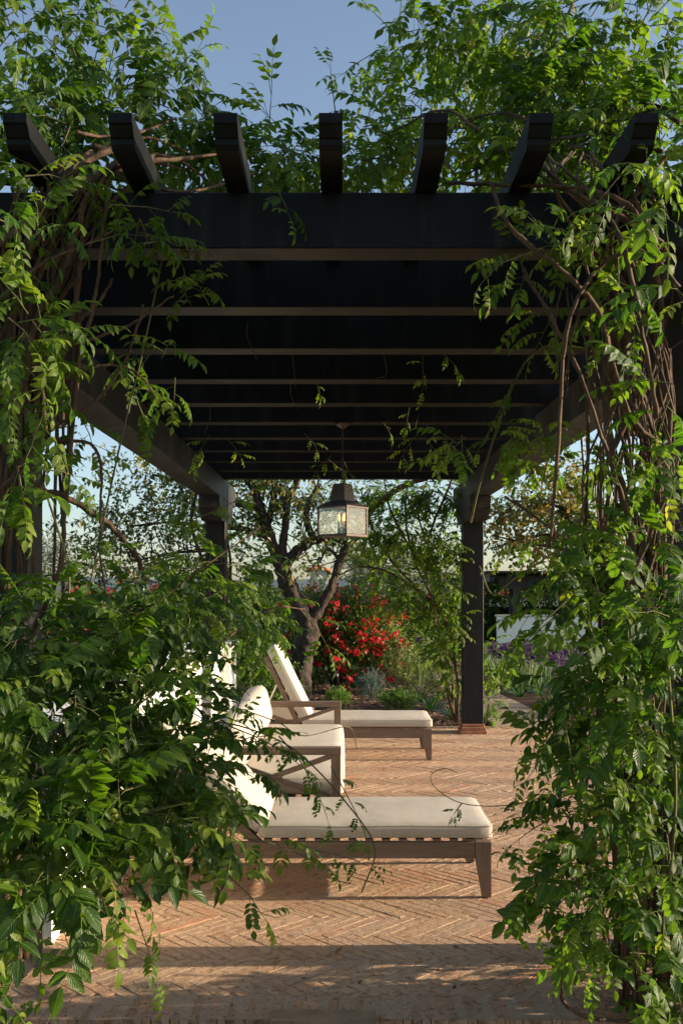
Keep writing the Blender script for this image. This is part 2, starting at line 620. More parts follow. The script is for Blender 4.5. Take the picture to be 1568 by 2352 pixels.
# ------------------------------------------------------------------ sprigs: small foliage meshes that get copied
class Sprig:
    def __init__(self):
        self.v, self.f, self.uv, self.t, self.mi = [], [], [], [], []
        self.mesh = None

    def leaf(self, o, d, n, L, W, tint, mi=0, rows=(0.17, 0.42, 0.70), prof=(0.70, 1.0, 0.58), fold=0.25, curl=0.25, wav=0.0):
        """one leaf blade: base o, direction d, normal n"""
        o, d, n = Vector(o), Vector(d).normalized(), Vector(n)
        s = d.cross(n).normalized()
        n = s.cross(d).normalized()
        k = len(self.v)
        vs, uv = [o], [(0.5, 0)]
        for r, p in zip(rows, prof):
            c = o + d * (L * r) - n * (curl * L * r * r)
            hw = W * 0.5 * p
            e1, e2 = (rng.uniform(-wav, wav) * L for _ in (0, 1))
            vs += [c + s * hw + n * (fold * hw + e1), c, c - s * hw + n * (fold * hw + e2)]
            uv += [(0, r), (0.5, r), (1, r)]
        vs.append(o + d * L * (1 - 0.3 * curl) - n * (curl * L))
        uv.append((0.5, 1))
        m = len(rows)
        fs = [(0, 2, 1), (0, 3, 2)]
        for i in range(m - 1):
            a = 1 + 3 * i
            fs += [(a, a + 1, a + 4, a + 3), (a + 1, a + 2, a + 5, a + 4)]
        a = 1 + 3 * (m - 1)
        tip = len(vs) - 1
        fs += [(a, a + 1, tip), (a + 1, a + 2, tip)]
        self.v += vs
        self.uv += uv
        self.t += [tint] * len(vs)
        self.f += [tuple(i + k for i in f) for f in fs]
        self.mi += [mi] * len(fs)

    def blade(self, o, d, n, L, W, tint, mi=0, curl=0.2):
        """cheapest leaf: a folded kite of two quads"""
        o, d, n = Vector(o), Vector(d).normalized(), Vector(n)
        s = d.cross(n)
        s = s.normalized() if s.length > 1e-5 else d.orthogonal().normalized()
        n = s.cross(d).normalized()
        k = len(self.v)
        c = o + d * L * 0.45
        self.v += [o, c + s * W / 2 + n * W * 0.12, o + d * L - n * curl * L, c - s * W / 2 + n * W * 0.12]
        self.uv += [(0.5, 0), (0, 0.5), (0.5, 1), (1, 0.5)]
        self.t += [tint] * 4
        self.f += [(k, k + 1, k + 2), (k, k + 2, k + 3)]
        self.mi += [mi] * 2

    def stem(self, pts, r, tint=0.3, mi=0, sides=3):
        b = MB()
        b.tube(pts, r, sides, cap=False)
        k = len(self.v)
        self.v += [Vector(p) for p in b.v]
        self.uv += [(0.5, 0.5)] * len(b.v)
        self.t += [tint] * len(b.v)
        self.f += [tuple(i + k for i in f) for f in b.f]
        self.mi += [mi] * len(b.f)

    def done(self, name, mats):
        self.name, self.mats = name, mats
        self.va = np.array([tuple(p) for p in self.v], dtype=np.float32)
        self.uva = np.array(self.uv, dtype=np.float32)
        self.ta = np.array(self.t, dtype=np.float32)
        self.lens = np.array([len(f) for f in self.f], dtype=np.int32)
        self.idx = np.array([i for f in self.f for i in f], dtype=np.int32)
        self.mia = np.array(self.mi, dtype=np.int32)
        return self

    def get_mesh(self):
        if self.mesh is None:
            self.mesh = raw_mesh(self.name, self.va, self.idx, self.lens, self.uva, self.ta, self.mia, self.mats)
        return self.mesh


def raw_mesh(name, va, idx, lens, uva, ta, mia, mats):
    me = bpy.data.meshes.new(name)
    me.vertices.add(len(va))
    me.vertices.foreach_set('co', va.ravel())
    me.loops.add(len(idx))
    me.loops.foreach_set('vertex_index', idx)
    me.polygons.add(len(lens))
    st = np.zeros(len(lens), dtype=np.int32)
    st[1:] = np.cumsum(lens)[:-1]
    me.polygons.foreach_set('loop_start', st)
    me.polygons.foreach_set('material_index', mia)
    me.polygons.foreach_set('use_smooth', np.ones(len(lens), dtype=bool))
    for m_ in mats:
        me.materials.append(M[m_])
    uvl = me.uv_layers.new(name='UVMap')
    uvl.data.foreach_set('uv', uva[idx].ravel())
    at = me.attributes.new('tint', 'FLOAT', 'POINT')
    at.data.foreach_set('value', ta)
    me.update(calc_edges=True)
    return me


def join_sprigs(name, placed, parent=None, kind='stuff', matrix=None, jitter=0.12):
    """placed: list of (sprig, 4x4 matrix) -> one mesh object"""
    va, idx, lens, uva, ta, mia, off = [], [], [], [], [], [], 0
    mats = placed[0][0].mats
    for sp, mx in placed:
        a = np.array(mx, dtype=np.float32)
        va.append(sp.va @ a[:3, :3].T + a[:3, 3])
        idx.append(sp.idx + off)
        lens.append(sp.lens)
        uva.append(sp.uva)
        ta.append(np.clip(sp.ta + rng.uniform(-jitter, jitter), 0.001, 1))
        mia.append(sp.mia)
        off += len(sp.va)
    me = raw_mesh(name, np.concatenate(va), np.concatenate(idx), np.concatenate(lens), np.concatenate(uva), np.concatenate(ta),
                  np.concatenate(mia), mats)
    o = link(name, me, parent, matrix=matrix)
    if kind: o['kind'] = kind
    return o


def frame(pos, xdir, zhint, scale):
    x = Vector(xdir).normalized()
    z = Vector(zhint)
    y = z.cross(x)
    y = y.normalized() if y.length > 1e-4 else x.orthogonal().normalized()
    z = x.cross(y).normalized()
    m = Matrix((x, y, z)).transposed().to_4x4() @ Matrix.Scale(scale, 4)
    m.translation = pos
    return m


def rvec():
    while True:
        v = Vector((rng.uniform(-1, 1), rng.uniform(-1, 1), rng.uniform(-1, 1)))
        if 0.01 < v.length_squared <= 1:
            return v


def wisteria_sprig(pairs, L, LL, tint, droop, simple_=False):
    s = Sprig()
    pts, d, p = [], Vector((1, 0, 0.25)).normalized(), Vector((0, 0, 0))
    n = pairs + 2
    for i in range(n + 1):
        pts.append(p.copy())
        d = (d + Vector((0, 0, -droop / n)) + rvec() * 0.05).normalized()
        p = p + d * (L / n)
    s.stem(pts[::2] + ([pts[-1]] if n % 2 else []), 0.0013, 0.78)
    for i in range(2, n + 1):
        base = pts[i]
        dd = (pts[i] - pts[i - 1]).normalized()
        side = dd.cross(Vector((0, 0, 1))).normalized()
        up = side.cross(dd)
        k = 1 - 0.28 * abs((i - 2) / max(1, pairs) - 0.55) / 0.55
        if i == n:
            s.leaf(base, dd + Vector((0, 0, -0.25)), up, LL * 1.0, LL * 0.48, tint, wav=0.02)
            continue
        for sg in (-1, 1):
            ld = side * sg * rng.uniform(0.75, 0.95) + dd * rng.uniform(0.35, 0.65) - up * rng.uniform(0.05, 0.55)
            s.leaf(base, ld, up + rvec() * 0.35 + side * sg * 0.25, LL * k * rng.uniform(0.88, 1.08), LL * k * rng.uniform(0.42, 0.53),
                   min(1, max(0, tint + rng.uniform(-0.05, 0.05))), fold=rng.uniform(0.1, 0.4), curl=rng.uniform(0.12, 0.4), wav=0.025)
    return s.done('leaf', ['wisteria_leaf'])


WIS = [wisteria_sprig(rng.choice((3, 4, 4, 5)), rng.uniform(0.17, 0.25), rng.uniform(0.068, 0.096), rng.uniform(0.24, 0.70), rng.uniform(0.2, 1.0)) for _ in range(18)]
WIS_Y = [wisteria_sprig(rng.choice((3, 4)), rng.uniform(0.10, 0.15), rng.uniform(0.038, 0.052), rng.uniform(0.66, 0.84), rng.uniform(0.4, 1.2)) for _ in range(8)]
WIS_M = [wisteria_sprig(rng.choice((4, 5, 5)), rng.uniform(0.15, 0.21), rng.uniform(0.050, 0.066), rng.uniform(0.4, 0.8), rng.uniform(0.5, 1.3)) for _ in range(12)]
WIS_D = [wisteria_sprig(3, 0.13, 0.05, rng.uniform(0.93, 1.0), 1.6) for _ in range(3)]


def twig_sprig(nl, L, LL, LW, tint, mats, spread=0.9, droop=0.3, up=0.0, stem_t=0.0, bract=0, mi_b=1):
    s = Sprig()
    d, p, pts = Vector((1, 0, 0)), Vector((0, 0, 0)), []
    for i in range(nl + 1):
        pts.append(p.copy())
        d = (d + rvec() * 0.15 + Vector((0, 0, up / nl))).normalized()
        p = p + d * L / nl
    s.stem([pts[0], pts[nl // 2], pts[-1]], 0.0025, stem_t)
    for i in range(1, nl + 1):
        a = i * 2.4 + rng.uniform(-0.4, 0.4)
        side = Vector((0, math.cos(a), math.sin(a)))
        dd = (pts[i] - pts[i - 1]).normalized()
        ld = dd * (1 - spread * 0.6) + side * spread + Vector((0, 0, -droop))
        s.blade(pts[i], ld, Vector((0, 0, 1)) + rvec() * 0.6, LL * rng.uniform(0.8, 1.15), LW * rng.uniform(0.8, 1.2), min(1, max(0, tint + rng.uniform(-0.15, 0.15))))
    for i in range(bract):
        c = pts[-1] + rvec() * L * 0.30
        for q in range(3):
            s.blade(c, rvec() + Vector((0.3, 0, 0.2)), rvec(), LL * 0.6, LL * 0.42, rng.random(), mi_b)
    return s.done('sprig', mats)


TREE = [twig_sprig(7, 0.32, 0.075, 0.045, rng.uniform(0.3, 0.9), ['tree_leaf'], droop=0.5) for _ in range(8)]
AUT = [twig_sprig(7, 0.32, 0.085, 0.055, rng.uniform(0.35, 1.0), ['autumn_leaf'], droop=0.5) for _ in range(8)]
BOU = [twig_sprig(8, 0.30, 0.075, 0.050, rng.uniform(0.2, 0.7), ['shrub_leaf', 'bract'], droop=0.2) for _ in range(8)]
BOUF = [twig_sprig(5, 0.26, 0.065, 0.045, rng.uniform(0.3, 0.7), ['shrub_leaf', 'bract'], droop=0.2, bract=8) for _ in range(6)]
SAGE = [twig_sprig(12, 0.30, 0.055, 0.016, rng.uniform(0.2, 0.7), ['sage_leaf'], spread=0.75, droop=-0.2, up=0.6) for _ in range(6)]
SILV = [twig_sprig(16, 0.17, 0.035, 0.007, rng.uniform(0.2, 0.8), ['silver_leaf'], spread=0.8, droop=-0.2, up=0.5) for _ in range(6)]
LIME = [twig_sprig(10, 0.16, 0.055, 0.022, rng.uniform(0.3, 0.8), ['lime_leaf'], spread=0.8, droop=-0.3, up=0.4) for _ in range(6)]
DARK = [twig_sprig(9, 0.20, 0.06, 0.032, rng.uniform(0.0, 0.5), ['shrub_leaf'], spread=0.9, droop=0.0) for _ in range(6)]
OLIV = [twig_sprig(12, 0.45, 0.11, 0.03, rng.uniform(0.2, 0.7), ['olive_leaf'], spread=0.8, droop=0.2) for _ in range(6)]
HEDG = [twig_sprig(9, 0.42, 0.16, 0.09, rng.uniform(0.1, 0.8), ['hedge_leaf'], spread=0.9, droop=0.1) for _ in range(6)]


# ------------------------------------------------------------------ wisteria builder
UP = Vector((0, 0, 1))


LAI = 2.3


class Vine:
    def __init__(self, root):
        self.root = root
        self.o = root.location.copy()
        self.pl = []
        self.tw = MB()

    def stem(self, pts, r0, r1, n=7, tint=0.0, rough=0.6, name='stem', sides=8):
        r0, r1 = r0 * (0.72 if r0 > .008 else 0.85), r1 * 0.72
        c = cr([p - self.o for p in pts], n)
        c = [p + rvec() * min(r0, 0.012) * 0.5 for p in c]
        b = MB()
        b.tube(c, lerp_list([r0, r1], len(c)), sides, tint=tint, rough=rough, seed=rng.random() * 50)
        b.build(name, 'vine_bark', self.root, smooth=True)

    def shoot(self, base, d, L, sp=0.052, droop=0.5, var=None, scale=1.0, young=0.2, r=0.0028, bare=0.12, tint=0.35, face=None):
        n = max(3, int(L / sp))
        d = Vector(d).normalized()
        p = Vector(base)
        pts = [p.copy()]
        ang = rng.uniform(0, 6.28)
        for i in range(n):
            d = (d + Vector((0, 0, -droop / n)) + rvec() * 0.11).normalized()
            p = p + d * (L / n)
            pts.append(p.copy())
            s = (i + 1) / n
            if s < bare: continue
            ang += math.pi + rng.uniform(-0.7, 0.7)
            side = d.cross(UP)
            side = side.normalized() if side.length > 0.05 else Vector((1, 0, 0))
            oth = side.cross(d)
            ld = side * math.cos(ang) + oth * math.sin(ang) * 0.55 + d * 0.55 + UP * rng.uniform(-0.25, 0.25)
            if face is not None: ld = ld + face * 0.35
            zh = UP + Vector((0.35, -0.35, 0)) + rvec() * 0.45
            tip = s > 1 - young
            vs = WIS_Y if tip else (var or WIS)
            sc = scale * rng.uniform(0.82, 1.12) * (1.0 if tip else (1.0 - 0.25 * s))
            self.pl.append((rng.choice(vs) if rng.random() > 0.0025 else rng.choice(WIS_D), frame(p, ld, zh, sc)))
        self.pl.append((rng.choice(WIS_Y), frame(p, d, UP + rvec() * 0.3, scale * rng.uniform(0.8, 1.1))))
        self.tw.tube([q - self.o for q in pts[::2] + ([pts[-1]] if n % 2 else [])],
                     lerp_list([r, r * 0.4], len(pts[::2]) + (n % 2)), 4, tint=tint, cap=False)

    def fill(self, px, py, d, rx, ry, rd=0.22, lai=3.0, var=None, scale=1.0, young=0.15, L=(0.16, 0.34), droop=0.6, bias=Vector((0, 0, 0.02))):
        k = d / F
        c = P(px, py, d)
        ax, az = max(rx * k - 0.14 * scale, rx * k * 0.38), max(ry * k - 0.11 * scale, ry * k * 0.38)
        area = math.pi * rx * ry * k * k
        nl = area * lai * LAI / (0.0112 * scale * scale)
        lim = 0.09 + 0.75 * min(rx, ry) * k
        L = (min(L[0], lim * .7), min(L[1], lim))
        per = (sum(L) / 2) / 0.052 + 1
        for _ in range(max(2, int(nl / per + rng.random()))):
            q = rvec()
            b = c + Vector((q.x * ax, q.y * rd, q.z * az))
            dv = Vector((q.x * ax, q.y * rd, q.z * az)).normalized() * 0.6 + rvec() * 0.8 + bias
            self.shoot(b, dv, rng.uniform(*L), droop=droop, var=var, scale=scale, young=young)

    def finish(self, singles=300):
        pl = self.pl
        o = self.o

        def key(e):
            p = e[1].translation
            x, y = 784 + p.x / p.y * F, 1352 - (p.z - EYE) / p.y * F
            inside = -20 < x < 1588 and -20 < y < 2372
            return (0 if inside else 1, p.y + rng.uniform(0, 0.15))
        pl.sort(key=key)
        tr = Matrix.Translation(-o)
        for sp, mx in pl[:singles]:
            link('leaf', sp.get_mesh(), self.root, matrix=tr @ mx)
        if len(pl) > singles:
            join_sprigs('foliage', [(sp, tr @ mx) for sp, mx in pl[singles:]], self.root)
        if self.tw.v:
            self.tw.build('twigs', 'vine_bark', self.root, smooth=True, kind='stuff')


# ------------------------------------------------------------------ setting: terrain
def ground_z(y):
    s = min(1, max(0, (y - 13) / 21))
    return -0.75 * s


def sheet(name, x0, x1, y0, y1, z, mat, parent=None, nx=2, ny=2, bumpy=0.0, fq=2.2):
    b = MB()
    vs, fs = [], []
    for j in range(ny + 1):
        for i in range(nx + 1):
            x, y = x0 + (x1 - x0) * i / nx, y0 + (y1 - y0) * j / ny
            zz = z + ground_z(y)
            if bumpy: zz += bumpy * noise.noise(Vector((x * fq, y * fq, 0.3)))
            vs.append((x, y, zz))
    for j in range(ny):
        for i in range(nx):
            a = j * (nx + 1) + i
            fs.append((a, a + 1, a + nx + 2, a + nx + 1))
    b.add(vs, fs)
    return b.build(name, mat, parent, smooth=True, kind='structure' if parent is None else None)


gb = MB()
ys = [-60, -10, 0, 8, 13, 20, 27, 34, 60, 120, 400, 1500]
gb.add([(x, y, ground_z(y) - 0.075) for y in ys for x in (-900, 900)],
       [(2 * i, 2 * i + 1, 2 * i + 3, 2 * i + 2) for i in range(len(ys) - 1)])
gb.build('ground', 'grass_ground', kind='structure')

hb = MB()
hv, hf = [], []
for i in range(41):
    x = -900 + 45 * i
    hv += [(x, 1180, -4), (x, 1200, 14 + 10 * noise.noise(Vector((x * 0.004, 3, 0))))]
    if i: hf.append((2 * i - 2, 2 * i, 2 * i + 1, 2 * i - 1))
hb.add(hv, hf)
hb.build('hills', 'hill', kind='structure')

# terrace: sand bed, herringbone bricks, border course
Y_FRONT, Y_REAR = 3.79, 11.0
terrace = sheet('terrace', -3.2, 4.2, 3.58, 11.21, -0.0034, 'joint_sand', None, 150, 150, 0.0032, 6.0)
sheet('border_mortar', -3.2, 4.2, 3.581, 3.788, -0.0016, 'joint_sand', terrace, 160, 4, 0.0016, 9.0)


def brick_mesh(L, W, H, seed, g=0.0015, ch=0.0021):
    r = random.Random(seed)
    x, y = L / 2 - g, W / 2 - g
    j = lambda a: r.uniform(-a, a)
    b = MB()
    bot = [(-x, -y, -H), (x, -y, -H), (x, y, -H), (-x, y, -H)]
    mid = [(sx * x + j(.002), sy * y + j(.0016), -ch + j(.0015)) for sx, sy in ((-1, -1), (1, -1), (1, 1), (-1, 1))]
    top = [(sx * (x - ch) + j(.003), sy * (y - ch) + j(.0022), j(.0016)) for sx, sy in ((-1, -1), (1, -1), (1, 1), (-1, 1))]
    f = []
    for k in range(4):
        k2 = (k + 1) % 4
        f += [(k, k2, 4 + k2, 4 + k), (4 + k, 4 + k2, 8 + k2, 8 + k)]
    f.append((8, 9, 10, 11))
    b.add(bot + mid + top, f, 0.5)
    return b


def mb_mesh(b, name, mat):
    o = b.build(name, mat)
    me = o.data
    bpy.data.objects.remove(o)
    return me


BW, BN = 0.0535, 7
BL = BW * BN
variants = [brick_mesh(BL, BW, 0.03, s) for s in range(8)]
vmesh = [mb_mesh(v, 'brick', 'brick') for v in variants]
place = []
c45 = math.sqrt(0.5)
rot = Matrix.Rotation(R(-45), 4, 'Z')
ox, oy = 0.02, 6.0
for ry_ in range(-170, 171):
    for m_ in range(-14, 15):
        for vert in (0, 1):
            if vert == 0:
                cx, cy, ang = ry_ + 2 * BN * m_ + BN / 2, ry_ + 0.5, 0
            else:
                xcol = ry_
                y0_ = xcol - 2 * BN * m_ - (2 * BN - 1)
                cx, cy, ang = xcol + 0.5, y0_ + BN / 2, 90
            wx, wy = cx * BW, cy * BW
            X, Y = (wx + wy) * c45 + ox, (wy - wx) * c45 + oy
            if not (-3.05 < X < 3.2 and Y_FRONT - 0.12 < Y < Y_REAR + 0.12): continue
            place.append((X, Y, ang - 45))
bricks_stuff = MB()


def in_view(X, Y, m=0.15):
    px = 784 + X / Y * F
    return -40 < px < 1610


vis = sorted([p for p in place if in_view(p[0], p[1])], key=lambda p: p[1] + 0.9 * abs(p[0] - 0.15))
near = set(vis[:300])
EDGE = 0.115
for p in place:
    X, Y, a = p
    k = rng.randrange(8)
    mx = Matrix.Translation((X, Y, rng.uniform(-0.0016, 0.0008))) @ Matrix.Rotation(R(a + rng.uniform(-0.5, 0.5)), 4, 'Z') @ \
        Matrix.Rotation(rng.uniform(-0.006, 0.006), 4, 'X') @ Matrix.Rotation(rng.uniform(-0.002, 0.002), 4, 'Y')
    ends = [Y + math.sin(R(a)) * BL / 2 * s for s in (-1, 1)]
    cut = None
    if min(ends) < Y_FRONT + 0.002 or max(ends) > Y_REAR - 0.002:
        # cut brick against the border course
        lo, hi = -BL / 2, BL / 2
        sgn = math.sin(R(a))
        for lim, isfront in ((Y_FRONT + 0.002, True), (Y_REAR - 0.002, False)):
            s_at = (lim - Y) / sgn
            if isfront:
                if sgn > 0: lo = max(lo, s_at)
                else: hi = min(hi, s_at)
            else:
                if sgn > 0: hi = min(hi, s_at)
                else: lo = max(lo, s_at)
        if hi - lo < 0.05: continue
        cut = (lo, hi)
    if cut:
        sc = (cut[1] - cut[0]) / BL
        mx = mx @ Matrix.Translation(((cut[0] + cut[1]) / 2, 0, 0)) @ Matrix.Diagonal((sc, 1, 1, 1))
    if p in near:
        link('brick', vmesh[k], terrace, matrix=mx)
    else:
        t = rng.random() * 0.98 + 0.01
        bricks_stuff.add([mx @ Vector(q) for q in variants[k].v], variants[k].f, t)
bricks_stuff.build('brick_field', 'brick', terrace, kind='stuff')
bb = [brick_mesh(0.208, 0.0345, 0.05, 50 + s, 0.0012, 0.0016) for s in range(5)]
bbm = [mb_mesh(v, 'border_brick', 'border_brick') for v in bb]
x = -1.9
while x < 1.95:
    mx = Matrix.Translation((x, 3.683 + rng.uniform(-.003, .003), rng.uniform(-0.0022, -0.0004))) @ Matrix.Rotation(R(90 + rng.uniform(-.7, .7)), 4, 'Z')
    link('border_brick', rng.choice(bbm), terrace, matrix=mx)
    x += 0.0346
rb = MB()
x = -3.0
while x < 3.4:
    mx = Matrix.Translation((x, 11.105, rng.uniform(-0.003, 0.001))) @ Matrix.Rotation(R(90), 4, 'Z')
    v_ = rng.choice(bb)
    rb.add([mx @ Vector(q) for q in v_.v], v_.f, rng.random() * 0.9 + 0.05)
    x += 0.036
rb.build('rear_border', 'border_brick', terrace, kind='stuff')

sheet('garden_bed', -9, 1.74, 11.22, 22, -0.02, 'mulch', None, 60, 60, 0.035)
sheet('garden_path', 1.76, 2.55, 11.215, 24, -0.008, 'path_gravel', None, 3, 20)
sheet('gravel_yard', -4.0, 4.0, 1.0, 3.575, -0.045, 'path_gravel', None, 20, 20)
sheet('side_ground', -9, -3.21, 1.0, 11.215, -0.03, 'mulch', None, 10, 10)
sheet('lawn', 3.9, 16, 17, 33, -0.03, 'lawn', None, 6, 12)
sheet('flower_bed', 2.56, 3.9, 11.22, 33, -0.02, 'mulch', None, 6, 40, 0.02)
# gravel pad behind the sofa
sheet('gravel_strip', -3.2, -0.35, 11.22, 12.7, 0.035, 'path_gravel', None, 4, 4)

sb = MB()
sb.box((-0.262, 3.40, -0.05), (0.135, 3.618, 0.022), ch=0.006)
tag(sb.build('stepping_stone', 'slab'), 'dusty flat stone slab lying across the front edge of the brick terrace', 'stone')

# pebbles at the front, mulch chips, terrace grit
def pebbles(name, n, area, z, mat, smin, smax, kind='stuff', flat=0.6, chip=False, parent=None):
    b = MB()
    x0, x1, y0, y1 = area
    for _ in range(n):
        x, y = rng.uniform(x0, x1), rng.uniform(y0, y1)
        s = rng.uniform(smin, smax)
        zz = z + ground_z(y)
        if chip:
            l, w_, h = s, s * rng.uniform(0.2, 0.5), s * 0.12
            v = [(-l, -w_, 0), (l, -w_ * .7, 0), (l * .8, w_, 0), (-l * .8, w_ * .8, 0)]
            v += [(p[0] * .9, p[1] * .9, h) for p in v]
            f = [(4, 5, 6, 7), (0, 1, 5, 4), (1, 2, 6, 5), (2, 3, 7, 6), (3, 0, 4, 7)]
            mx = Matrix.Translation((x, y, zz)) @ Matrix.Rotation(rng.uniform(0, 6.3), 4, 'Z') @ Matrix.Rotation(rng.uniform(-.5, .5), 4, 'X') @ Matrix.Rotation(rng.uniform(-.4, .4), 4, 'Y')
        else:
            v = [(s, 0, 0), (-s, 0, 0), (0, s * .8, 0), (0, -s * .8, 0), (0.1 * s, 0.1 * s, s * flat), (0, 0, -s * flat)]
            v = [Vector(p) * rng.uniform(.8, 1.2) for p in v]
            f = [(0, 2, 4), (2, 1, 4), (1, 3, 4), (3, 0, 4), (2, 0, 5), (1, 2, 5), (3, 1, 5), (0, 3, 5)]
            mx = Matrix.Translation((x, y, zz)) @ Matrix.Rotation(rng.uniform(0, 6.3), 4, 'Z')
        b.add([mx @ Vector(p) for p in v], f, rng.random() * .98 + .01)
    return b.build(name, mat, parent, kind=kind)


pebbles('gravel', 3800, (-1.6, 1.7, 3.28, 3.575), -0.038, 'pebble', 0.003, 0.009)
pebbles('mulch_chips', 9000, (-3.2, 1.72, 11.25, 18), 0.0, 'bark_chip', 0.012, 0.04, chip=True)
pebbles('terrace_grit', 2600, (-1.6, 2.0, 3.6, 7.5), 0.0, 'pebble', 0.0012, 0.0032)
pebbles('path_grit', 1500, (1.78, 2.53, 11.25, 16), -0.006, 'pebble', 0.003, 0.008)

eb = MB()
eb.bar((1.745, 11.235, -0.02), (1.745, 13.0, -0.02), 0.012, 0.11)
tag(eb.build('path_edging', 'steel_edge'), 'thin rusty metal edging between the mulch bed and the gravel path', 'edging')

# ------------------------------------------------------------------ pergola
XC = 0.033
XI, XO = 1.312, 1.532
ZB0, ZB1 = 2.578, 2.80
pergola = empty('pergola', (XC, 7.3, 0), 'large black timber pergola roofing the brick terrace, overgrown with wisteria', 'pergola')
PO = pergola.location


def extr_profile(prof, x0, x1, mb, axis='y'):
    """profile in (y, z), extruded along x between x0 and x1"""
    n = len(prof)
    v = [(x0, p[0], p[1]) for p in prof] + [(x1, p[0], p[1]) for p in prof]
    f = [tuple(reversed(range(n))), tuple(range(n, 2 * n))]
    f += [(i, (i + 1) % n, n + (i + 1) % n, n + i) for i in range(n)]
    mb.add(v, f)


def bolster_prof(y0, y1, z0, z1):
    half = [(0.0, z1), (0.0, z1 - 0.055), (0.012, z1 - 0.058), (0.018, z1 - 0.075), (0.03, z1 - 0.10), (0.055, z1 - 0.118), (0.075, z1 - 0.123),
            (0.075, z1 - 0.135), (0.09, z1 - 0.138), (0.10, z1 - 0.165), (0.13, z1 - 0.20), (0.18, z1 - 0.225), (0.22, z1 - 0.232), (0.22, z0), (0.25, z0)]
    a = [(y0 + p[0], p[1]) for p in half]
    b = [(y1 - p[0], p[1]) for p in reversed(half)]
    return a + b


posts = []
for sx in (-1, 1):
    for rear in (0, 1):
        yp = 10.62 if rear else (3.90 if sx < 0 else 4.13)
        xa, xb = sorted((sx * XI, sx * XO))
        zt = 2.335
        b = MB()
        zb = 0.105 if (rear or sx > 0) else 0.02
        b.box((xa, yp - PO.y, zb), (xb, yp + 0.23 - PO.y, zt + 0.012), ch=0.006)
        post = b.build('post', 'post_paint', pergola)
        if rear and sx > 0: post['label'] = 'square black rear post standing on stepped terracotta base'
        if rear or sx > 0:
            for k, (ex, z0, z1) in enumerate(((0.036, -0.01, 0.036), (0.026, 0.038, 0.076), (0.012, 0.078, 0.108))):
                b = MB()
                b.box((xa - ex, yp - ex - PO.y, z0), (xb + ex, yp + 0.23 + ex - PO.y, z1), ch=0.006)
                b.build('base_course', 'terracotta', post)
        b = MB()
        yc = yp + 0.115 - PO.y
        extr_profile(bolster_prof(yc - 0.63, yc + 0.63, zt, ZB0 - 0.003), xa, xb, b)
        b.build('bolster', 'weathered_haze_paint', pergola)
    b = MB()
    xa, xb = sorted((sx * XI, sx * XO))
    b.box((xa, 3.30 - PO.y, ZB0), (xb, 11.62 - PO.y, ZB1), ch=0.005)
    b.build('side_beam', 'weathered_haze_paint', pergola)
for k in range(11):
    y = 3.40 + 0.711 * k - PO.y
    b = MB()
    b.box((-1.80, y, ZB1 + 0.002), (1.80, y + 0.13, 3.0 if k == 0 else 3.022), ch=0.004)
    # planed edge boards: slightly wavy underside comes from the paint relief
    b.build('joist', 'black_paint', pergola)
for k in range(-4, 5):
    xr = 0.331 * k - XC - 0.034
    ya, yb = 3.03 - PO.y, 11.0 - PO.y
    z0, z1 = 3.002, 3.097
    ends = [(0, z1), (0, z1 - 0.030), (0.010, z1 - 0.034), (0.018, z1 - 0.045), (0.030, z1 - 0.062), (0.038, z1 - 0.066), (0.040, z1 - 0.082), (0.052, z0)]
    prof = [(ya + p[0], p[1]) for p in ends] + [(yb - p[0], p[1]) for p in reversed(ends)]
    b = MB()
    extr_profile(prof, xr - 0.0375, xr + 0.0375, b)
    b.build('rafter', 'black_paint', pergola)

# ------------------------------------------------------------------ white garden wall on the left
wall = empty('garden_wall', (-1.45, 7.4, 0), 'low white stucco wall with a coping running behind the loungers', 'wall')
b = MB()
b.box((-0.15, 4.35 - 7.4, -0.05), (0.15, 10.38 - 7.4, 0.93), ch=0.008)
b.build('wall_body', 'stucco', wall)
b = MB()
b.box((-0.19, 4.30 - 7.4, 0.932), (0.19, 10.37 - 7.4, 1.0), ch=0.008)
b.build('coping', 'stucco', wall)
b = MB()
b.box((-0.20, 10.383 - 7.4, -0.05), (0.255, 10.98 - 7.4, 0.955), ch=0.008)
pier = b.build('end_pier', 'stucco', wall)
b = MB()
b.box((-0.25, 10.34 - 7.4, 0.957), (0.29, 11.02 - 7.4, 1.015), ch=0.01)
b.build('pier_cap', 'stucco', wall)
b = MB()
pv = [(0.2565, 10.42 - 7.4, 0.70), (0.2565, 10.50 - 7.4, 0.685), (0.2565, 10.62 - 7.4, 0.72), (0.2565, 10.63 - 7.4, 0.86), (0.2565, 10.55 - 7.4, 0.905), (0.2565, 10.44 - 7.4, 0.89)]
n_ = len(pv)
b.add(pv + [(p[0] - 0.02, p[1], p[2]) for p in pv], [tuple(range(n_))] + [(i, n_ + i, n_ + (i + 1) % n_, (i + 1) % n_) for i in range(n_)])
o = b.build('worn_patch', 'bare_plaster', pier)


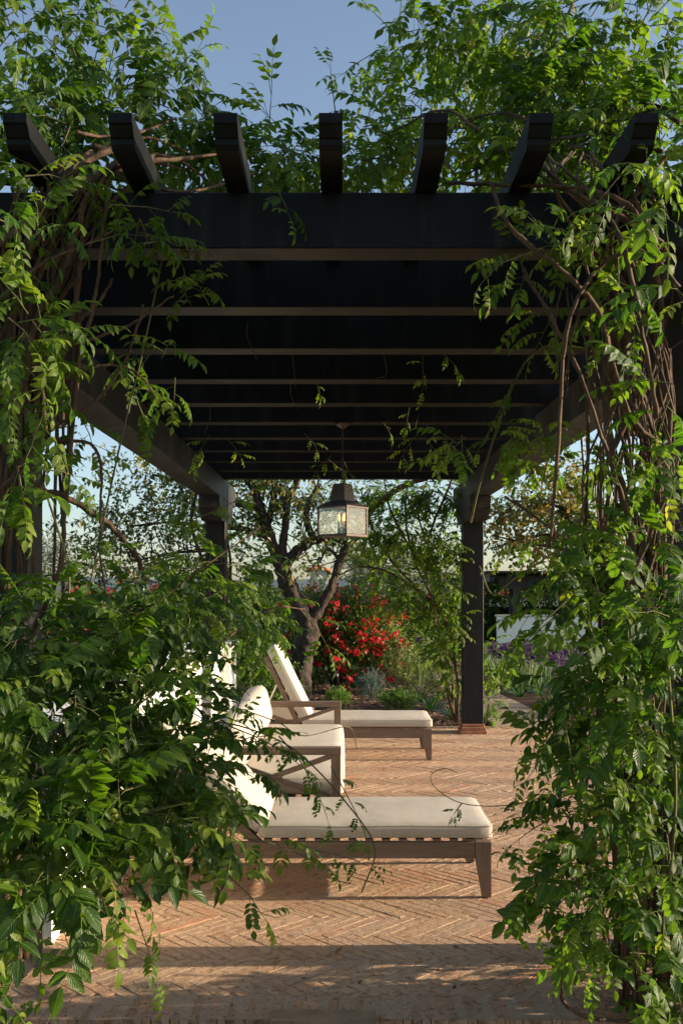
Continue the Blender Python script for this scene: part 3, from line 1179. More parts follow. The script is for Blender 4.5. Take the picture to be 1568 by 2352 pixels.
# ------------------------------------------------------------------ furniture
def cushion_mesh(lx, ly, lz, r, puff, name, mat, parent, loc=(0, 0, 0), rot=None, nseg=14, pipes=True, sag=0.0, seed=0):
    """rounded box with a slightly puffed top; origin at bottom centre; piping along its top and bottom edges"""
    bm = bmesh.new()
    bmesh.ops.create_cube(bm, size=2)
    bmesh.ops.subdivide_edges(bm, edges=list(bm.edges), cuts=nseg, use_grid_fill=True)
    hx, hy, hz = lx / 2, ly / 2, lz / 2
    for q in bm.verts:
        c = q.co.copy()
        # denser rings near the borders
        g = Vector([math.copysign(1 - (1 - abs(a)) ** 1.6, a) for a in c])
        p = Vector((g.x * hx, g.y * hy, g.z * hz))
        core = Vector((max(-hx + r, min(hx - r, p.x)), max(-hy + r, min(hy - r, p.y)), max(-hz + r, min(hz - r, p.z))))
        dd = p - core
        if dd.length > 1e-6:
            dd = dd.normalized() * min(r, max(dd.length, 0) if dd.length < r else r)
            p = core + dd
        ex = 1 - (p.x / hx) ** 4
        ey = 1 - (p.y / hy) ** 4
        ez = 1 - (p.z / hz) ** 2
        if p.z > 0: p.z += puff * ex * ey
        wob = noise.noise(Vector((p.x * 3 + seed, p.y * 3, p.z * 3)))
        p.x += math.copysign(puff * 0.35, p.x) * ez * ey * min(1, abs(p.x) / hx) ** 6
        p.y += math.copysign(puff * 0.35, p.y) * ez * ex * min(1, abs(p.y) / hy) ** 6
        p += Vector((0, 0, 1)) * wob * 0.006 * (1 if p.z > 0 else 0)
        p.z -= sag * (1 - (p.x / hx) ** 2)
        q.co = p + Vector((0, 0, hz))
    me = bpy.data.meshes.new(name)
    bm.to_mesh(me)
    bm.free()
    me.polygons.foreach_set('use_smooth', [True] * len(me.polygons))
    me.materials.append(M[mat])
    mx = Matrix.Translation(loc) @ (rot or Matrix.Identity(4))
    o = link(name, me, parent, matrix=mx)
    if pipes:
        for zt in (2 * hz - r * 0.45, r * 0.45):
            pts = []
            inset = r * 0.16
            rr = max(r, 0.025)
            for cx, cy, a0 in ((1, 1, 0), (-1, 1, 90), (-1, -1, 180), (1, -1, 270)):
                for k in range(5):
                    a = R(a0 + 22.5 * k)
                    pts.append(Vector((cx * (hx - rr) + (rr - inset) * math.cos(a), cy * (hy - rr) + (rr - inset) * math.sin(a), zt)))
            full = []
            for i in range(len(pts)):
                a_, b_ = pts[i], pts[(i + 1) % len(pts)]
                k = max(1, int((b_ - a_).length / 0.12))
                full += [a_.lerp(b_, j / k) for j in range(k)]
            for p in full:
                p.z += puff * 0.16 * (1 - (p.x / hx) ** 4) * (1 - (p.y / hy) ** 4) - sag * (1 - (p.x / hx) ** 2)
                p.z += noise.noise(Vector((p.x * 3 + seed, p.y * 3, 0))) * 0.004
            full.append(full[0])
            pb = MB()
            pb.tube(full, 0.0055, 6, cap=False)
            pb.build('piping', mat, o, smooth=True)
    return o


def make_chaise(x_foot, y0, back_deg, label, stained):
    """chaise longue lying along X, feet to the right; y0 is its near side"""
    Wd, Ln = 0.67, 1.95
    root = empty('chaise_longue', (x_foot - Ln / 2, y0 + Wd / 2, 0), label, 'lounger')
    xf, xb = Ln / 2, -Ln / 2
    hy = Wd / 2
    xh = xf - 1.20        # hinge of the backrest
    zt = 0.290
    for sy in (-1, 1):
        b = MB()
        b.box((xb, sy * hy - (0.032 if sy > 0 else 0), zt - 0.085), (xf - 0.075, sy * hy + (0.032 if sy < 0 else 0), zt), ch=0.003)
        b.build('side_rail', 'teak_x', root)
    for xe in (xf, xb + 0.032):
        b = MB()
        b.box((xe - 0.034, -hy + 0.034, zt - 0.084), (xe - 0.002, hy - 0.034, zt - 0.001), ch=0.003)
        b.build('end_rail', 'teak_y', root)
    for sx in (-1, 1):
        for sy in (-1, 1):
            b = MB()
            xo = (xf + 0.004) if sx > 0 else xb - 0.004
            xi = xo - sx * 0.080
            yo = sy * (hy + 0.003)
            top = [(xi, yo - sy * 0.055), (xo, yo - sy * 0.055), (xo, yo), (xi, yo)]
            bi = xo - sx * 0.045
            bot = [(bi, yo - sy * 0.04), (xo, yo - sy * 0.04), (xo, yo), (bi, yo)]
            v = [(p[0], p[1], 0.006) for p in bot] + [(p[0], p[1], 0.205) for p in top] + [(p[0], p[1], zt + 0.001) for p in top]
            f = [(0, 1, 2, 3), (8, 9, 10, 11)] + [(i, (i + 1) % 4, 4 + (i + 1) % 4, 4 + i) for i in range(4)] + [(4 + i, 4 + (i + 1) % 4, 8 + (i + 1) % 4, 8 + i) for i in range(4)]
            b.add(v, f)
            leg = b.build('leg', 'teak_z', root)
            pb = MB()
            pb.tube([((bi + xo) / 2, yo - sy * 0.02, -0.001), ((bi + xo) / 2, yo - sy * 0.02, 0.0055)], 0.014, 8)
            pb.build('foot_pad', 'black_metal', leg)
    x = xh + 0.03
    while x < xf - 0.09:
        b = MB()
        b.box((x, -hy + 0.004, zt + 0.002), (x + 0.042, hy - 0.004, zt + 0.014))
        b.build('slat', 'teak_y', root)
        x += 0.0875
    # backrest frame, hinged
    ca, sa = math.cos(R(back_deg)), math.sin(R(back_deg))
    bd = Vector((-ca, 0, sa))
    bn = Vector((sa, 0, ca))
    h = Vector((xh, 0, zt + 0.012))
    BLn = 0.74
    for sy in (-1, 1):
        b = MB()
        s_ = Vector((0, sy * (hy - 0.04), 0))
        b.bar(h + s_ - bn * 0.02 - bd * 0.05, h + s_ - bn * 0.02 + bd * BLn, 0.035, 0.045, up=bn, ch=0.003)
        b.build('back_stile', 'teak_x', root)
        b = MB()
        q = h + s_ * 0.86 - bn * 0.045 + bd * 0.46
        b.tube([q, Vector((q.x - 0.12 - 0.12 * sa, q.y, 0.20))], 0.007, 6)
        b.build('support_rod', 'chrome_rod', root)
    for k in range(8):
        b = MB()
        q = h + bd * (0.04 + k * 0.092)
        b.bar(q + Vector((0, -hy + 0.06, 0)), q + Vector((0, hy - 0.06, 0)), 0.045, 0.012, up=bn)
        b.build('back_slat', 'teak_y', root)
    fm = 'fabric_stained' if stained else 'fabric'
    cushion_mesh(1.215, 0.665, 0.078, 0.026, 0.014, 'seat_cushion', fm, root, ((xh + xf + 0.012) / 2, 0, zt + 0.015), seed=y0)
    rt = Matrix((-bd, Vector((0, 1, 0)), bn)).transposed().to_4x4()
    q = h + bd * 0.415 + bn * 0.012
    cushion_mesh(0.78, 0.66, 0.098, 0.028, 0.014, 'back_cushion', 'fabric', root, q, rt, seed=y0 + 3)
    return root


make_chaise(0.768, 4.975, 43, 'cream cushioned teak chaise longue nearest the front edge of the terrace', True)
make_chaise(0.835, 8.98, 64, 'cream cushioned teak chaise longue with steep back, beyond the sofa before the garden bed', False)


def make_sofa():
    y0, y1 = 5.77, 8.17
    xf, xb = 0.0, -0.84
    yc = (y0 + y1) / 2
    root = empty('garden_sofa', (0, yc, 0), 'cream cushioned teak sofa with crossed braces in its arms, between two loungers', 'sofa')
    w_ = 0.06
    for sy in (-1, 1):
        yy = (y0 - yc) if sy < 0 else (y1 - yc)
        ya, yb = (yy, yy + 0.06) if sy < 0 else (yy - 0.06, yy)
        arm = empty('arm', (0, 0, 0))
        arm.parent = root
        ax = []
        b = MB()
        b.box((xb, ya, 0.602), (xf - 0.002, yb, 0.648), ch=0.003)
        b.build('arm_rail', 'teak_x', arm)
        for xp in (xf - 0.062, xb):
            b = MB()
            b.box((xp, ya + 0.002, 0.004), (xp + 0.058, yb - 0.002, 0.6015), ch=0.003)
            b.build('arm_post', 'teak_z', arm)
        b = MB()
        b.box((xb + 0.06, ya + 0.003, 0.262), (xf - 0.064, yb - 0.003, 0.322), ch=0.003)
        b.build('arm_base_rail', 'teak_x', arm)
        ym = (ya + yb) / 2
        b = MB()
        b.bar((xb + 0.052, ym - 0.004, 0.335), (xf - 0.056, ym - 0.004, 0.594), 0.036, 0.028)
        b.build('arm_brace', 'teak_x', arm)
        b = MB()
        b.bar((xb + 0.052, ym + 0.004, 0.594), (xf - 0.056, ym + 0.004, 0.335), 0.030, 0.028)
        b.build('arm_brace', 'teak_x', arm)
    b = MB()
    b.box((xf - 0.050, y0 - yc + 0.062, 0.25), (xf - 0.012, y1 - yc - 0.062, 0.325), ch=0.003)
    b.build('front_rail', 'teak_y', root)
    b = MB()
    b.box((xb + 0.01, y0 - yc + 0.062, 0.25), (xb + 0.045, y1 - yc - 0.062, 0.325), ch=0.003)
    b.build('rear_rail', 'teak_y', root)
    b = MB()
    b.box((xb + 0.008, y0 - yc + 0.062, 0.56), (xb + 0.043, y1 - yc - 0.062, 0.63), ch=0.003)
    b.build('back_rail', 'teak_y', root)
    n = 9
    for k in range(8):
        x = xb + 0.07 + k * 0.088
        b = MB()
        b.box((x, y0 - yc + 0.062, 0.327), (x + 0.05, y1 - yc - 0.062, 0.341))
        b.build('slat', 'teak_y', root)
    ln = (y1 - y0) - 0.135
    cushion_mesh(0.80, ln, 0.120, 0.042, 0.022, 'seat_cushion', 'fabric', root, (xb + 0.455, 0, 0.343), nseg=16, seed=9)
    tilt = Matrix.Rotation(R(-13), 4, 'Y')
    for k, sy in enumerate((-1, 1)):
        # a fat loose back cushion, standing on its edge and leaning on the back rail
        rt = Matrix.Rotation(R(-14), 4, 'Y') @ Matrix.Rotation(R(90), 4, 'Y')
        cushion_mesh(0.30, ln / 2 - 0.01, 0.15, 0.05, 0.028, 'back_cushion', 'fabric', root, (xb + 0.085, sy * ln / 4, 0.475 + 0.145), rt, nseg=12, seed=20 + k)
    return root


make_sofa()

# ------------------------------------------------------------------ hanging lantern
LX, LY = 0.008, 6.99
lan = empty('hanging_lantern', (LX, LY, 1.975), 'square bronze lantern with lit candle bulbs hanging on a chain under the pergola', 'lantern')
lan.rotation_euler = (0, 0, R(54))
hs = 0.125


def ring_prof(levels, name, mat, parent):
    b = MB()
    vs, fs = [], []
    for (h_, z) in levels:
        vs += [(-h_, -h_, z), (h_, -h_, z), (h_, h_, z), (-h_, h_, z)]
    for i in range(len(levels) - 1):
        for k in range(4):
            k2 = (k + 1) % 4
            fs.append((i * 4 + k, i * 4 + k2, (i + 1) * 4 + k2, (i + 1) * 4 + k))
    fs.append((3, 2, 1, 0))
    m = len(levels) - 1
    fs.append(tuple(m * 4 + k for k in range(4)))
    b.add(vs, fs)
    return b.build(name, mat, parent)


ring_prof([(hs + 0.006, 0.0), (hs + 0.006, 0.016), (hs - 0.002, 0.018)], 'lantern_base', 'bronze', lan)
for sx in (-1, 1):
    for sy in (-1, 1):
        b = MB()
        b.box((sx * hs - 0.006, sy * hs - 0.006, 0.0185), (sx * hs + 0.006, sy * hs + 0.006, 0.205))
        b.build('corner_bar', 'bronze', lan)
for k in range(4):
    b = MB()
    b.box((-hs + 0.0065, -0.0015, 0.0187), (hs - 0.0065, 0.0015, 0.204))
    mx = Matrix.Rotation(R(90 * k), 4, 'Z') @ Matrix.Translation((0, -hs, 0))
    b.build('glass_pane', 'glass', lan, matrix=mx)
ring_prof([(hs + 0.010, 0.206), (hs + 0.010, 0.216), (0.085, 0.25), (0.07, 0.257), (0.066, 0.262), (0.066, 0.266), (0.050, 0.378), (0.045, 0.385)], 'lantern_roof', 'bronze', lan)
for k in range(3):
    a = R(120 * k + 20)
    cx, cy = 0.026 * math.cos(a), 0.026 * math.sin(a)
    b = MB()
    b.tube([(cx, cy, 0.018), (cx, cy, 0.06), (cx, cy, 0.061)], [0.011, 0.011, 0.014], 10)
    b.build('candle_socket', 'bronze', lan, smooth=True)
    b = MB()
    b.tube([(cx, cy, 0.0612), (cx, cy, 0.115)], 0.0085, 10)
    cd = b.build('candle', 'candle', lan, smooth=True)
    b = MB()
    b.tube([(cx, cy, 0.115), (cx, cy, 0.122), (cx, cy, 0.135), (cx, cy, 0.150), (cx, cy, 0.165), (cx, cy, 0.178)], [0.004, 0.006, 0.0085, 0.0075, 0.004, 0.0008], 10)
    b.build('bulb', 'bulb', cd, smooth=True)
chain = MB()
ztop, zl = 0.80, 0.39
k = 0
while zl < ztop - 0.02:
    pts = []
    for i in range(11):
        a = 2 * math.pi * i / 10
        q = Vector((0.008 * math.cos(a), 0, 0.019 * math.sin(a)))
        if k % 2: q = Vector((0, q.x, q.z))
        pts.append(q + Vector((0, 0, zl + 0.019)))
    chain.tube(pts, 0.0028, 5, cap=False)
    zl += 0.029
    k += 1
chain.tube([(0.010, 0.004, 0.39), (0.012, 0.004, 0.6), (0.008, 0.003, 0.8)], 0.002, 4, cap=False)
chain.build('chain', 'bronze', lan, smooth=True, kind='stuff')
b = MB()
b.tube([(0, 0, 0.785), (0, 0, 0.79), (0, 0, 0.800), (0, 0, 0.802), (0, 0, 0.815), (0, 0, 0.8245)], [0.010, 0.016, 0.030, 0.034, 0.054, 0.058], 18)
b.build('ceiling_plate', 'bronze', lan, smooth=True)

# ------------------------------------------------------------------ wisteria on the two front posts
lv = Vine(empty('wisteria_vine', (-1.25, 3.75, 0), 'leafy wisteria on the front post beside the white wall, sprawling over the nearest lounger', 'vine', 'wisteria vines on the pergola'))
rv = Vine(empty('wisteria_vine', (1.25, 3.65, 0), 'thick wisteria of many bare stems climbing the front post opposite the white wall', 'vine', 'wisteria vines on the pergola'))

# left vine: stems (picture x, y, distance)
LS = [
    ([(20, 2260, 3.75), (10, 1950, 3.7), (-10, 1600, 3.7), (-5, 1250, 3.7), (15, 900, 3.6), (60, 700, 3.5), (120, 560, 3.4), (170, 470, 3.35), (215, 410, 3.3), (330, 350, 3.5)], .025, .016),
    ([(40, 2250, 3.8), (40, 1900, 3.75), (30, 1500, 3.75), (5, 1150, 3.7), (0, 900, 3.6), (45, 760, 3.55), (80, 640, 3.5), (110, 500, 3.4), (140, 420, 3.3), (210, 350, 3.4)], .024, .015),
    ([(-20, 2200, 3.6), (-25, 1700, 3.6), (-10, 1300, 3.6), (30, 1020, 3.55), (60, 880, 3.5), (85, 730, 3.45), (140, 640, 3.4), (180, 520, 3.3), (200, 440, 3.25)], .020, .013),
    ([(60, 2200, 3.8), (55, 1700, 3.8), (45, 1300, 3.75), (20, 1080, 3.7), (50, 840, 3.6), (30, 700, 3.5), (60, 600, 3.4), (100, 520, 3.35), (120, 400, 3.3), (170, 360, 3.3)], .018, .011),
    ([(0, 1000, 3.5), (40, 1060, 3.5), (95, 1120, 3.5), (180, 1155, 3.55), (260, 1215, 3.6), (310, 1275, 3.65), (335, 1340, 3.7)], .019, .013),
    ([(10, 1120, 3.45), (100, 1000, 3.45), (180, 950, 3.45), (250, 890, 3.45), (300, 800, 3.5), (330, 700, 3.5)], .011, .006),
    ([(60, 1480, 3.6), (130, 1330, 3.55), (150, 1180, 3.5), (165, 1000, 3.45), (180, 850, 3.4), (215, 700, 3.35), (235, 560, 3.3), (250, 420, 3.3)], .012, .008),
    ([(0, 690, 3.2), (90, 610, 3.2), (200, 560, 3.25), (300, 510, 3.3)], .008, .004),
    ([(0, 560, 3.3), (60, 510, 3.3), (130, 440, 3.3), (180, 390, 3.3), (260, 340, 3.35), (330, 340, 3.4)], .019, .013),
    ([(80, 900, 3.5), (150, 780, 3.45), (180, 660, 3.4), (190, 540, 3.35), (230, 430, 3.3), (300, 330, 3.4)], .013, .009),
    ([(130, 800, 3.4), (240, 770, 3.45), (310, 740, 3.5), (380, 690, 3.55), (400, 680, 3.6)], .008, .004),
    ([(170, 750, 3.4), (230, 690, 3.4), (260, 640, 3.42)], .008, .005),
    ([(180, 850, 3.5), (270, 840, 3.55), (330, 870, 3.6), (365, 930, 3.6)], .007, .003),
    ([(120, 1010, 3.5), (220, 1030, 3.5), (232, 1160, 3.5), (232, 1280, 3.5), (250, 1390, 3.5)], .008, .004),
    ([(70, 1400, 3.5), (200, 1420, 3.5), (330, 1400, 3.55), (470, 1300, 3.7), (600, 1210, 3.9)], .007, .003),
    ([(20, 1600, 3.4), (150, 1690, 3.3), (260, 1800, 3.2), (330, 1900, 3.1), (400, 2000, 3.1)], .012, .005),
    ([(0, 1800, 3.4), (120, 1950, 3.1), (200, 2100, 2.95), (180, 2200, 2.85)], .010, .004),
    ([(30, 1500, 3.4), (200, 1560, 3.35), (350, 1560, 3.4), (470, 1500, 3.6), (620, 1400, 4.2), (700, 1400, 4.5)], .010, .004),
]
for pts, r0, r1 in LS:
    lv.stem([P(*q) for q in pts], r0, r1, 6)
for k in range(16):    # tangle on and behind the beam
    x0, y0 = rng.uniform(-60, 330), rng.uniform(300, 430)
    x1 = x0 + rng.uniform(80, 340)
    d0 = rng.uniform(3.3, 4.4)
    lv.stem([P(x0, y0, d0), P((x0 + x1) / 2, min(y0, 420) + rng.uniform(-40, 30), d0 + .2), P(x1, min(430, y0 + rng.uniform(-50, 60)), d0 + .5)], rng.uniform(.006, .014), .006, 5)
for k in range(26):
    x0 = rng.uniform(-40, 150)
    lv.stem([P(x0, rng.uniform(1000, 1400), 3.6), P(x0 + rng.uniform(-40, 60), 800, 3.5), P(x0 + rng.uniform(-20, 110), 600, 3.4), P(x0 + rng.uniform(20, 170), 430, 3.3)], rng.uniform(.006, .011), .005, 5)

LF = [  # x, y, d, rx, ry, rd, lai, variants, scale
    (100, 1450, 3.3, 170, 120, .2, 3.0, WIS, 1.0), (300, 1440, 3.45, 150, 100, .2, 3.0, WIS, 1.0), (430, 1405, 3.6, 100, 60, .2, 2.6, WIS, .9),
    (490, 1310, 4.0, 100, 75, .25, 1.6, WIS, .8), (600, 1395, 4.3, 70, 40, .2, 1.3, WIS_M, .9), (570, 1440, 4.4, 55, 35, .2, 1.2, WIS_M, .9),
    (480, 1370, 4.1, 120, 60, .2, 2.4, WIS_M, 1.1), (300, 1340, 3.6, 130, 60, .2, 1.6, WIS, .9), (140, 1330, 3.3, 120, 60, .2, 2.0, WIS, .95),
    (110, 1610, 3.15, 190, 120, .2, 3.64, WIS, 1.0), (300, 1610, 3.3, 160, 110, .2, 3.64, WIS, 1.0), (415, 1610, 3.45, 75, 95, .2, 2.86, WIS, .95),
    (120, 1780, 3.0, 190, 120, .2, 3.38, WIS, 1.0), (310, 1780, 3.1, 180, 110, .2, 3.38, WIS, 1.0), (470, 1740, 3.25, 90, 110, .2, 2.99, WIS, .95),
    (130, 1930, 2.85, 190, 90, .2, 3.51, WIS, 1.17), (300, 1885, 2.95, 180, 90, .2, 3.64, WIS, 1.17), (490, 1865, 3.05, 90, 65, .18, 3.12, WIS, 1.11),
    (80, 2045, 2.75, 125, 85, .18, 3.38, WIS, 1.11), (215, 2000, 2.85, 100, 55, .18, 2.86, WIS, 1.11),
    (60, 2180, 2.7, 80, 70, .15, 2.86, WIS, 1.05), (150, 2250, 2.7, 50, 45, .12, 2.08, WIS_M, 1.0),
    (250, 1590, 3.75, 150, 90, .15, 3.2, WIS, .95), (290, 1730, 3.6, 140, 90, .15, 2.6, WIS, .95), (90, 1700, 3.6, 120, 110, .15, 2.4, WIS, .95), (440, 1510, 3.7, 60, 45, .12, 1.6, WIS_M, 1.0),
    (70, 750, 3.05, 125, 60, .15, 4.4, WIS_M, 1.1), (110, 560, 3.15, 90, 60, .12, 1.3, WIS_M, 1.0), (150, 430, 3.2, 110, 45, .12, 1.5, WIS_M, 1.0), (60, 640, 3.1, 70, 50, .12, 1.4, WIS_M, 1.0), (40, 900, 3.2, 80, 60, .12, 2.0, WIS_M, 1.0), (40, 830, 3.1, 60, 60, .15, 1.6, WIS_M, 1.0),
    (300, 480, 3.1, 45, 75, .1, 1.3, WIS_M, 1.0), (40, 400, 2.95, 60, 45, .12, 2.0, WIS_Y, 1.3), (40, 520, 2.85, 50, 30, .1, 2.0, WIS, .9),
    (390, 650, 3.75, 80, 55, .2, 0.9, WIS_M, 1.0), (360, 790, 3.7, 65, 70, .2, 0.8, WIS_M, 1.0), (390, 850, 3.75, 50, 40, .2, 0.9, WIS_M, 1.0),
    (110, 950, 3.2, 80, 45, .15, 1.0, WIS_M, 1.0), (60, 1080, 3.0, 80, 55, .12, 1.7, WIS, .95), (170, 960, 3.4, 50, 35, .12, 0.7, WIS_M, 1.0),
    (300, 900, 3.8, 60, 40, .15, 0.5, WIS_M, 1.0),
    # above the beam
    (90, 60, 3.9, 170, 110, .35, 4.19, WIS_M, 1.25), (270, 60, 4.1, 110, 80, .35, 3.97, WIS_M, 1.2), (60, 200, 3.7, 130, 90, .3, 4.4, WIS_M, 1.25),
    (220, 200, 4.0, 100, 80, .3, 2.09, WIS_M, 1.2), (130, 310, 3.7, 150, 70, .3, 4.6, WIS, .95), (290, 260, 4.0, 110, 70, .3, 4.6, WIS, .95),
    (410, 230, 4.1, 85, 60, .25, 5.02, WIS_M, 1.25), (430, 170, 4.1, 50, 40, .2, 4.19, WIS_M, 1.2), (380, 320, 4.2, 90, 70, .3, 3.15, WIS_M, 1.2),
    (630, 345, 4.2, 95, 45, .25, 5.02, WIS_M, 1.25), (590, 390, 4.4, 130, 35, .25, 3.15, WIS_M, 1.2), (660, 370, 4.3, 70, 55, .25, 3.77, WIS_M, 1.2),
    (560, 400, 4.6, 120, 40, .3, 3.0, WIS_M, 1.2), (660, 330, 4.7, 90, 60, .3, 3.0, WIS_M, 1.25), (700, 400, 4.8, 110, 40, .3, 2.8, WIS_M, 1.2), (520, 370, 4.5, 70, 60, .3, 2.4, WIS_M, 1.2),
    (330, 30, 4.2, 60, 50, .3, 3.35, WIS_M, 1.2),
]
for e in LF:
    lv.fill(*e[:5], rd=e[5], lai=e[6], var=e[7], scale=e[8])
for pts, L, dr, sc in [    # long trailing shoots: base, towards
    (((520, 1665, 3.35), (660, 1700, 3.5)), .36, .5, .75), (((640, 1690, 3.5), (800, 1860, 3.6)), .40, .25, .6),
    (((500, 1640, 3.4), (640, 1640, 3.55)), .30, .9, .7), (((560, 1925, 3.1), (760, 1940, 3.3)), .34, .35, .8),
    (((700, 1950, 3.2), (860, 1960, 3.35)), .26, .5, .6), (((760, 1760, 3.5), (860, 1930, 3.6)), .34, .3, .5),
    (((500, 1990, 3.0), (580, 2020, 3.0)), .2, .9, .9), (((310, 2090, 2.85), (330, 2140, 2.8)), .2, .6, .8),
    (((420, 1200, 3.9), (520, 1180, 4.0)), .3, -.4, .9), (((690, 1400, 4.4), (720, 1420, 4.4)), .2, .9, .9),
    (((330, 560, 3.2), (380, 530, 3.3)), .2, .7, .9), (((250, 470, 3.15), (320, 460, 3.2)), .2, .3, .9), (((640, 440, 3.35), (660, 470, 3.3)), .1, .9, .7),
    (((480, 700, 3.8), (460, 640, 3.7)), .2, .6, .9), (((200, 560, 3.2), (330, 480, 3.25)), .25, .6, .9),
]:
    a, c = P(*pts[0]), P(*pts[1])
    lv.shoot(a, c - a, L, droop=dr, scale=sc, var=WIS_M, bare=0.05)
for pts, r in [([(460, 1655, 3.4), (560, 1670, 3.4), (680, 1725, 3.5), (800, 1850, 3.6), (860, 1950, 3.6), (830, 2050, 3.6)], .003),
               ([(560, 1630, 3.5), (640, 1660, 3.6), (700, 1690, 3.7), (800, 1670, 4.4), (820, 1720, 4.4)], .0022),
               ([(560, 1325, 4.2), (600, 1480, 4.2), (540, 1640, 4.1), (500, 1780, 4.0)], .003),
               ([(100, 1110, 3.3), (160, 1330, 3.2), (120, 1500, 3.1)], .004),
               ([(380, 560, 3.6), (330, 800, 3.6), (270, 1050, 3.6), (200, 1380, 3.5)], .004)]:
    c = cr([P(*q) - lv.o for q in pts], 8)
    lv.tw.tube(c, r, 5, tint=0.4, cap=False)
lv.finish()

# right vine
RS = []
bases = [(1470 + rng.uniform(-50, 90), rng.uniform(2290, 2340), rng.uniform(3.52, 3.75)) for _ in range(17)]
for i, bs in enumerate(bases):
    x = bs[0]
    m1 = (x + rng.uniform(-70, 60), 1850, 3.55 + rng.uniform(-.12, .15))
    m2 = (m1[0] + rng.uniform(-50, 60), 1450, 3.6 + rng.uniform(-.1, .15))
    m3 = (rng.uniform(1370, 1550), 1120, 3.6 + rng.uniform(-.12, .15))
    m4 = (rng.uniform(1350, 1540), 820, 3.55 + rng.uniform(-.12, .12))
    m5 = (rng.uniform(1330, 1540), 590, 3.4 + rng.uniform(-.1, .1))
    m6 = (rng.uniform(1260, 1560), 430, 3.3)
    m7 = (m6[0] + rng.uniform(-140, 100), 350, 3.5)
    r0 = rng.choice((.008, .010, .012, .014, .018))
    RS.append(([bs, m1, m2, m3, m4, m5, m6, m7], r0, r0 * .55))
RS += [
    ([(1470, 2250, 3.6), (1440, 1800, 3.6), (1450, 1400, 3.6), (1440, 1180, 3.6), (1395, 980, 3.6), (1400, 800, 3.55), (1440, 640, 3.5), (1470, 480, 3.4)], .029, .018),
    ([(1520, 2250, 3.6), (1510, 1700, 3.6), (1520, 1300, 3.6), (1500, 1000, 3.6), (1450, 850, 3.55), (1430, 700, 3.5), (1400, 540, 3.4)], .024, .014),
    ([(1130, 425, 3.3), (1150, 490, 3.2), (1210, 560, 3.15), (1290, 620, 3.15), (1370, 710, 3.2), (1410, 850, 3.25), (1450, 960, 3.3), (1510, 1020, 3.35)], .009, .012),
    ([(1260, 1260, 3.4), (1280, 1050, 3.3), (1290, 850, 3.2), (1310, 720, 3.15), (1370, 620, 3.15), (1440, 575, 3.1), (1500, 590, 3.1), (1560, 660, 3.1)], .009, .009),
    ([(1200, 620, 3.4), (1270, 740, 3.3), (1330, 860, 3.3), (1380, 1000, 3.35), (1430, 1150, 3.4)], .009, .010),
    ([(1340, 430, 3.2), (1410, 520, 3.1), (1450, 640, 3.05), (1480, 800, 3.05), (1510, 960, 3.1)], .010, .009),
    ([(1330, 430, 3.2), (1440, 470, 3.15), (1520, 600, 3.1)], .012, .010),
    ([(1510, 1020, 3.3), (1530, 1110, 3.3), (1480, 1260, 3.3), (1420, 1370, 3.3)], .012, .007),
    ([(1030, 420, 3.5), (1200, 425, 3.35), (1330, 430, 3.25)], .010, .008),
    ([(1340, 1280, 3.7), (1350, 1000, 3.7), (1345, 880, 3.7)], .011, .010),
    ([(1400, 1270, 3.7), (1420, 1090, 3.7), (1445, 950, 3.7)], .010, .009),
    ([(1400, 2200, 3.4), (1350, 1990, 3.3), (1345, 1800, 3.3), (1370, 1650, 3.3), (1400, 1520, 3.3)], .010, .006),
    ([(1330, 2160, 3.3), (1290, 2230, 3.35), (1290, 2290, 3.4), (1330, 2330, 3.45), (1430, 2345, 3.5), (1540, 2340, 3.55)], .011, .010),
    ([(1160, 1140, 4.4), (1230, 1190, 4.2), (1330, 1260, 3.9)], .006, .008),
]
for pts, r0, r1 in RS:
    rv.stem([P(*q) for q in pts], r0, r1, 6)
for k in range(40):
    x0 = rng.uniform(1300, 1540)
    y0 = rng.uniform(600, 1150)
    a = rng.uniform(-1, 1)
    rv.stem([P(x0, y0, 3.45), P(x0 + a * 60, y0 + 120, 3.4), P(x0 + a * 90 + rng.uniform(-40, 40), y0 + 260, 3.45)], rng.uniform(.003, .006), .003, 4, sides=5)
for k in range(22):
    x0, y0 = rng.uniform(1000, 1560), rng.uniform(280, 430)
    d0 = rng.uniform(3.4, 5)
    rv.stem([P(x0, y0, d0), P(x0 - rng.uniform(40, 160), min(430, y0 + rng.uniform(-60, 30)), d0 + .3), P(x0 - rng.uniform(180, 300), min(432, y0 + rng.uniform(-40, 70)), d0 + .6)], rng.uniform(.006, .013), .005, 5)
for pts, r in [([(1230, 390, 4.3), (1180, 290, 4.4), (1160, 200, 4.5), (1240, 80, 4.6)], .03), ([(1170, 230, 4.5), (1270, 100, 4.6), (1330, -30, 4.7)], .018),
               ([(1480, 240, 3.8), (1560, 255, 3.7)], .012)]:
    rv.stem([P(*q) for q in pts], r, r * .6, 5)

